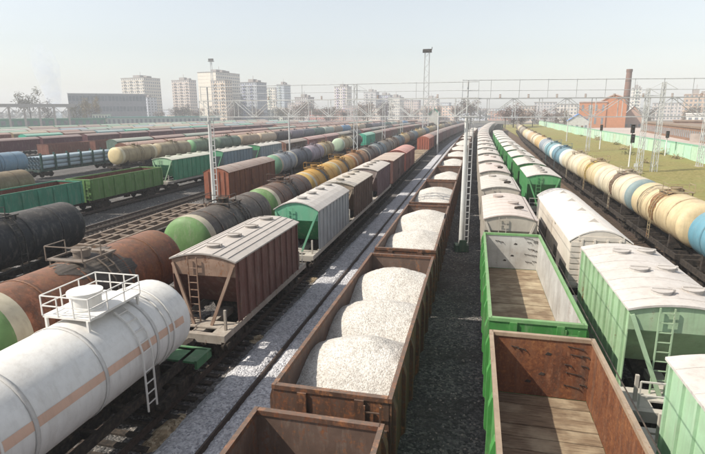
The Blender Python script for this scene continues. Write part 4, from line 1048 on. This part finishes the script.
# long industrial hall, green shed, trestle on the left
building('industrial_hall', 'long grey industrial hall with pale roof edge behind the left yard', -338,425,64,36,27.5,(.34,.34,.36,.15),3,22,(.72,.72,.7,.05),R(39),ww=.8)
building('depot_shed', 'long low depot shed with turquoise roof behind the far wagons', -248,378,86,12,7.2,(.40,.46,.42,.1),1,26,(.16,.42,.36,.1),R(34),ww=.5)
building('gatehouse', 'small white house with two rows of windows at the shed end', -291,357,13,10,9.6,(.68,.66,.56,.05),2,6,(.4,.42,.4,.1),R(34),ww=.5)
o = root('steel_trestle', (-322,316,-.3), R(42), 'pale steel crane trestle with tall columns at the left edge', 'trestle')
for i in range(6): part('column', cached('trcol', lambda b: b.box(-.7,.7,-.7,.7,0,15.2), BUILD), o, (.46,.42,.38,.2), (-20+i*9.5,0,0))
part('crane_beam', cached('trbeam', lambda b: b.box(-24,32,-1,1,15.2,17.6), BUILD), o, (.42,.40,.38,.2))
for i in range(5): part('brace', cached('trbr', lambda b: [b.bar((-4,0,15),(0,0,11),.4), b.bar((4,0,15),(0,0,11),.4)] and None, BUILD), o, (.46,.42,.38,.2), (-15.2+i*9.5,0,0))
building('green_store', 'low green store building beneath the crane trestle', -315,334,70,10,6.5,(.12,.30,.22,.15),1,14,(.18,.36,.27,.1),R(42))
# right: orange hall, chimney, lot buildings
o = building('brick_hall', 'orange brick hall with stepped gable left of the tall chimney', 70,352,15,16,15.6,(.54,.23,.12,.12),2,4,(.5,.4,.36,.1),R(-9),ww=.3)
part('gable_hall', cached('gableh', lambda b: b.poly_xz([(6,0),(20,0),(20,14.0),(17.5,18.5),(13,20),(9.5,18.5),(6,16.2)], -7, 7), BUILD), o, (.52,.21,.10,.12), (-1.6,-.5,0))
part('pale_roof', cached('gablerf', lambda b: [b.bar((5.6,-7.2,16.3),(9.5,-7.2,18.8),.6), b.bar((9.5,-7.2,18.8),(13,-7.2,20.3),.6), b.bar((13,-7.2,20.3),(17.6,-7.2,18.7),.6)] and None, BUILD), o, (.55,.45,.4,.1), (-1.6,-.5,0))
o = root('brick_chimney', (99.5,394,-.3), 0, 'tall brown brick chimney behind the orange hall', 'chimney')
part('shaft', cached('chim', lambda b: b.cyl((0,0,0),(0,0,36.2),2.5,20,1.75), BUILD), o, (.20,.105,.075,.3))
part('crown', cached('chimc', lambda b: b.cyl((0,0,36.2),(0,0,38.0),2.0,20,1.95), BUILD), o, (.16,.085,.06,.3))
for z in (10,20,30): part('iron_band', cached(('chimb',z), lambda b: b.cyl((0,0,z),(0,0,z+.4),2.58-.75*z/36.2,20), DARK), o)
def gabled(name, label, x, y, wx, wy, hw, hr, c, cr, rz=0, cat='house', group=None):
    o = root(name, (x,y,-.3), rz, label, cat, group)
    part('walls', cached(('gw',x,y), lambda b: b.poly_xz([(-wx/2,0),(wx/2,0),(wx/2,hw),(0,hr-.15),(-wx/2,hw)], -wy/2, wy/2), BUILD), o, c)
    for s in (-1,1): part('roof', cached(('gr',x,y,s), lambda b: b.add([(s*(wx/2+.4),-wy/2-.4,hw-.2),(0,-wy/2-.4,hr),(0,wy/2+.4,hr),(s*(wx/2+.4),wy/2+.4,hw-.2),(s*(wx/2+.4),-wy/2-.4,hw),(0,-wy/2-.4,hr+.2),(0,wy/2+.4,hr+.2),(s*(wx/2+.4),wy/2+.4,hw)],[(0,1,2,3),(4,5,6,7),(0,4,5,1),(3,2,6,7),(0,3,7,4),(1,5,6,2)]), BUILD), o, cr)
    part('door', cached('gdoor', lambda b: b.box(-.6,.6,-.08,.05,0,2.2), BUILD), o, (.2,.12,.08,.2), (wx*.2,-wy/2,0))
    for i in (-.3,-.05,.38): part('window', cached('gwin', lambda b: b.box(-.6,.6,-.06,.05,1.1,2.5), GLASS), o, loc=(wx*i,-wy/2,0))
    return o
gabled('gabled_house', 'house with pale white roof at the foot of the chimney', 95,358,10.5,12,7,13.5,(.45,.30,.24,.1),(.66,.62,.58,.05),R(-12))
gabled('kiosk', 'shed with bright blue roof behind the mint fence', 58,328,11,9,5.0,8.8,(.55,.55,.52,.1),(.08,.22,.55,.05),R(-6))
gabled('kiosk', 'small kiosk with green roof among the far wagons in the centre', -24,306,5.5,6,9,12.2,(.5,.5,.45,.1),(.08,.40,.26,.05),0)
building('beige_block', 'beige block of flats at the right edge above the lot', 170,473,15,16,22.6,(.60,.46,.36,.1),7,5,(.5,.38,.3,.1),R(-16),cabin=True)
building('garage_row', 'long rusty brown garage row behind the mint fence', 76,215,10,118,5.0,(.26,.14,.085,.5),1,4,(.24,.17,.12,.5),R(-6))
building('brick_store', 'low brown brick store wall behind the twin lattice masts', 98,232,40,8,6.2,(.33,.20,.15,.35),1,9,(.3,.22,.17,.4),R(-14))
building('white_store', 'low white flat roofed store in the lot on the right', 112,296,16,10,8.6,(.68,.66,.62,.05),1,6,(.7,.68,.65,.05),R(-16))
building('red_store', 'low red shed standing on the pale lot at the right', 94,200,9.5,5,3.4,(.46,.11,.065,.15),1,4,(.5,.16,.1,.2),R(-18))
building('red_store', 'little dark red booth on the lot near the fence at right', 62,131,2.6,2.4,3.4,(.28,.08,.06,.2),1,2,(.3,.1,.08,.2),R(-18))
wo = root('concrete_wall', (84,175,-.3), R(-14), 'pale pink concrete wall across the lot behind the fence', 'wall')
for i in range(16): part('wall_panel', cached('cwall', lambda b: b.box(.04,4.96,-.12,.12,0,3.6), CONC), wo, loc=(-20+i*5.,0,0))

# ================================================================== trees
def crown_fn(seed, rx, h0, h1, n, sz):
    rr = random.Random(seed)
    def f(b):
        cl = [(rr.gauss(0,rx*.42), rr.gauss(0,rx*.42), h0+(h1-h0)*rr.random()**.8) for _ in range(9)]
        for _ in range(n):
            cx, cy, cz = rr.choice(cl); q = Vector((rr.gauss(cx,rx*.26), rr.gauss(cy,rx*.26), rr.gauss(cz,(h1-h0)*.13)))
            d = Vector((rr.uniform(-1,1),rr.uniform(-1,1),rr.uniform(-.6,1))).normalized()*sz*rr.uniform(.5,1.3); e = d.cross(Vector((rr.random(),rr.random(),rr.random()))).normalized()*sz*.35
            b.add([q-d, q+e, q+d, q-e], [(0,1,2,3)])
    return f
def trunk_fn(seed, h):
    rr = random.Random(seed)
    def f(b):
        b.cyl((0,0,-.3),(0,0,h*.55),.35,8,.22); b.cyl((0,0,h*.55),(.3,0,h*.92),.22,7,.06)
        for k in range(7):
            z = h*(.3+.08*k); a = rr.uniform(0,6.3); L = h*rr.uniform(.18,.32)
            b.cyl((0,0,z),(math.cos(a)*L,math.sin(a)*L,z+L*.9),.12,5,.03)
    return f
def tree(x, y, h, c, label, group, s=0, rxs=1.):
    o = root('tree', (x,y,-.3), random.uniform(0,6), label, 'tree', group)
    o.scale = (h/14*rxs, h/14*rxs, h/14)
    part('trunk', cached(('trunk',s), trunk_fn(s,13), BARK), o)
    part('crown', cached(('crown',s), crown_fn(s,4.6,4.0,13,1000,.55), LEAF), o, c)
OL = (.15,.13,.075,0); DBR = (.13,.095,.08,0); YEL = (.25,.19,.10,0)
i = 0
for x, y, h, c, lb in [(-395,392,32,OL,'tall bare olive tree behind the crane trestle'),(-372,388,22,DBR,'brown bare tree right of the crane trestle'),(-330,374,20,OL,'bushy olive tree before the grey industrial hall'),(-318,372,23,YEL,'pale golden tree in front of the industrial hall'),(-311,376,24,YEL,'second pale golden tree, right of the first, before the hall'),(-306,368,15,DBR,'short brown tree before the right part of the hall')]:
    tree(x, y, h, c, lb, 'bare trees on the left', i % 4, .5 if c == YEL else .8); i += 1
for k in range(38):
    x = -345+k*9.5+random.uniform(-4,4); y = 490+random.uniform(-30,60)
    tree(x, y, random.uniform(13,22), random.choice([OL,DBR,(.17,.12,.09,0)]), 'bare brown tree before the distant apartment blocks, %s from the left' % ordn[k], 'bare trees before the apartment blocks', k % 4, 1.2)
for k, (x, y, h) in enumerate([(18,348,13),(23,346,15),(28,352,13.5),(36,360,12),(45,372,11.5),(54,385,12.5)]):
    tree(x, y, h, (.17,.105,.085,0), 'leafless reddish brown tree at the far bend, %s from the left' % ordn[k], 'bare trees at the bend', k % 4, 1.1)
for k, (x, y, h) in enumerate([(110,420,13),(125,430,14),(140,400,12),(155,430,14),(185,440,13),(62,400,11)]):
    tree(x, y, h, (.14,.11,.08,0), 'bare tree behind the lot right of the orange hall, %s one' % ordn[k], 'bare trees behind the lot', k % 4, 1.1)
def bush_fn(b):
    rr = random.Random(9)
    for _ in range(160):
        q = Vector((rr.gauss(0,.6), rr.gauss(0,.6), abs(rr.gauss(.6,.45)))); d = Vector((rr.uniform(-1,1),rr.uniform(-1,1),rr.uniform(0,1.4))).normalized()*.4; e = d.cross(Vector((rr.random(),rr.random(),.1))).normalized()*.10
        b.add([q-d,q+e,q+d,q-e],[(0,1,2,3)])
for k, (x, y) in enumerate([(42.3,96),(41.6,121),(42.5,133),(42.2,158),(41.9,171),(42.4,199),(42,226),(38.5,150),(35,131),(33.4,113),(24.5,88),(22.8,120)]):
    q = tag(part('bush', cached('bush', bush_fn, LEAF), None, (.34,.28,.15,0) if k % 2 else (.26,.25,.11,0), (x,y,-.1), k*1.3), 'small dry bush on the grass, %s one %s' % (ordn[k], 'along the mint fence' if k < 7 else 'out on the open slope'), 'bush', 'dry bushes on the grass')
    q.scale = (.6+.2*(k % 3),)*3
# far treeline and low town mass
def wood(b):
    rr = random.Random(5)
    for k in range(9000):
        a = rr.uniform(-1.0,.75); d = rr.uniform(1000,1400); x, y = math.sin(a)*d, math.cos(a)*d
        h = 5+13*vnoise(x, y, .02); q = Vector((x, y, rr.random()*h))
        d_ = Vector((rr.uniform(-1,1),rr.uniform(-1,1),rr.uniform(-.5,1)))*4.5; e = Vector((rr.uniform(-1,1),rr.uniform(-1,1),rr.uniform(-1,1)))*3
        b.add([q-d_, q+e, q+d_, q-e], [(0,1,2,3)])
single('woods', 'woods', wood, LEAF, kind='stuff', c=(.13,.12,.10,0))

# ================================================================== smoke
def plume(b):
    prof = [(0,1.6),(6,3.0),(12,4.4),(20,6.),(30,8.),(42,10.),(52,8.),(58,3.)]
    n = 16; vs = []
    for z, r in prof:
        for i in range(n): vs.append((-z*.16+math.cos(i*2*math.pi/n)*r, math.sin(i*2*math.pi/n)*r, z))
    b.add(vs, [(t*n+i, t*n+(i+1) % n, (t+1)*n+(i+1) % n, (t+1)*n+i) for t in range(len(prof)-1) for i in range(n)])
    b.add(vs[:n], [tuple(range(n))[::-1]]); b.add(vs[-n:], [tuple(range(n))])
sm = bpy.data.materials.new('smoke_air'); sm.use_nodes = True; n_ = sm.node_tree.nodes; l_ = sm.node_tree.links; n_.remove(n_['Principled BSDF'])
pv2 = n_.new('ShaderNodeVolumePrincipled'); pv2.inputs['Color'].default_value = (.80,.86,.97,1)
tc_ = n_.new('ShaderNodeTexCoord'); nz = noise(n_, l_, tc_.outputs['Object'], .16, 3); sx_ = n_.new('ShaderNodeSeparateXYZ'); l_.new(tc_.outputs['Object'], sx_.inputs[0])
fall = math_(n_, l_, 'DIVIDE', 8.5, math_(n_, l_, 'ADD', 7., sx_.outputs[2]))
l_.new(math_(n_, l_, 'MULTIPLY', fall, math_(n_, l_, 'SUBTRACT', nz, .36, True)), pv2.inputs['Density'])
l_.new(pv2.outputs[0], n_['Material Output'].inputs['Volume'])
single('smoke', 'smoke', plume, sm, kind='stuff', loc=(-313,337,3.5))

# ================================================================== haze
def hazebox(b): b.box(-1600,1600,-80,1700,-1.4,72)
hm = bpy.data.materials.new('haze_air'); hm.use_nodes = True
nn = hm.node_tree.nodes; nn.remove(nn['Principled BSDF'])
pv = nn.new('ShaderNodeVolumePrincipled'); pv.inputs['Color'].default_value = (.90,.93,.97,1); pv.inputs['Density'].default_value = .00055
hm.node_tree.links.new(pv.outputs[0], nn['Material Output'].inputs['Volume'])
single('haze', 'haze', hazebox, hm, kind='stuff')
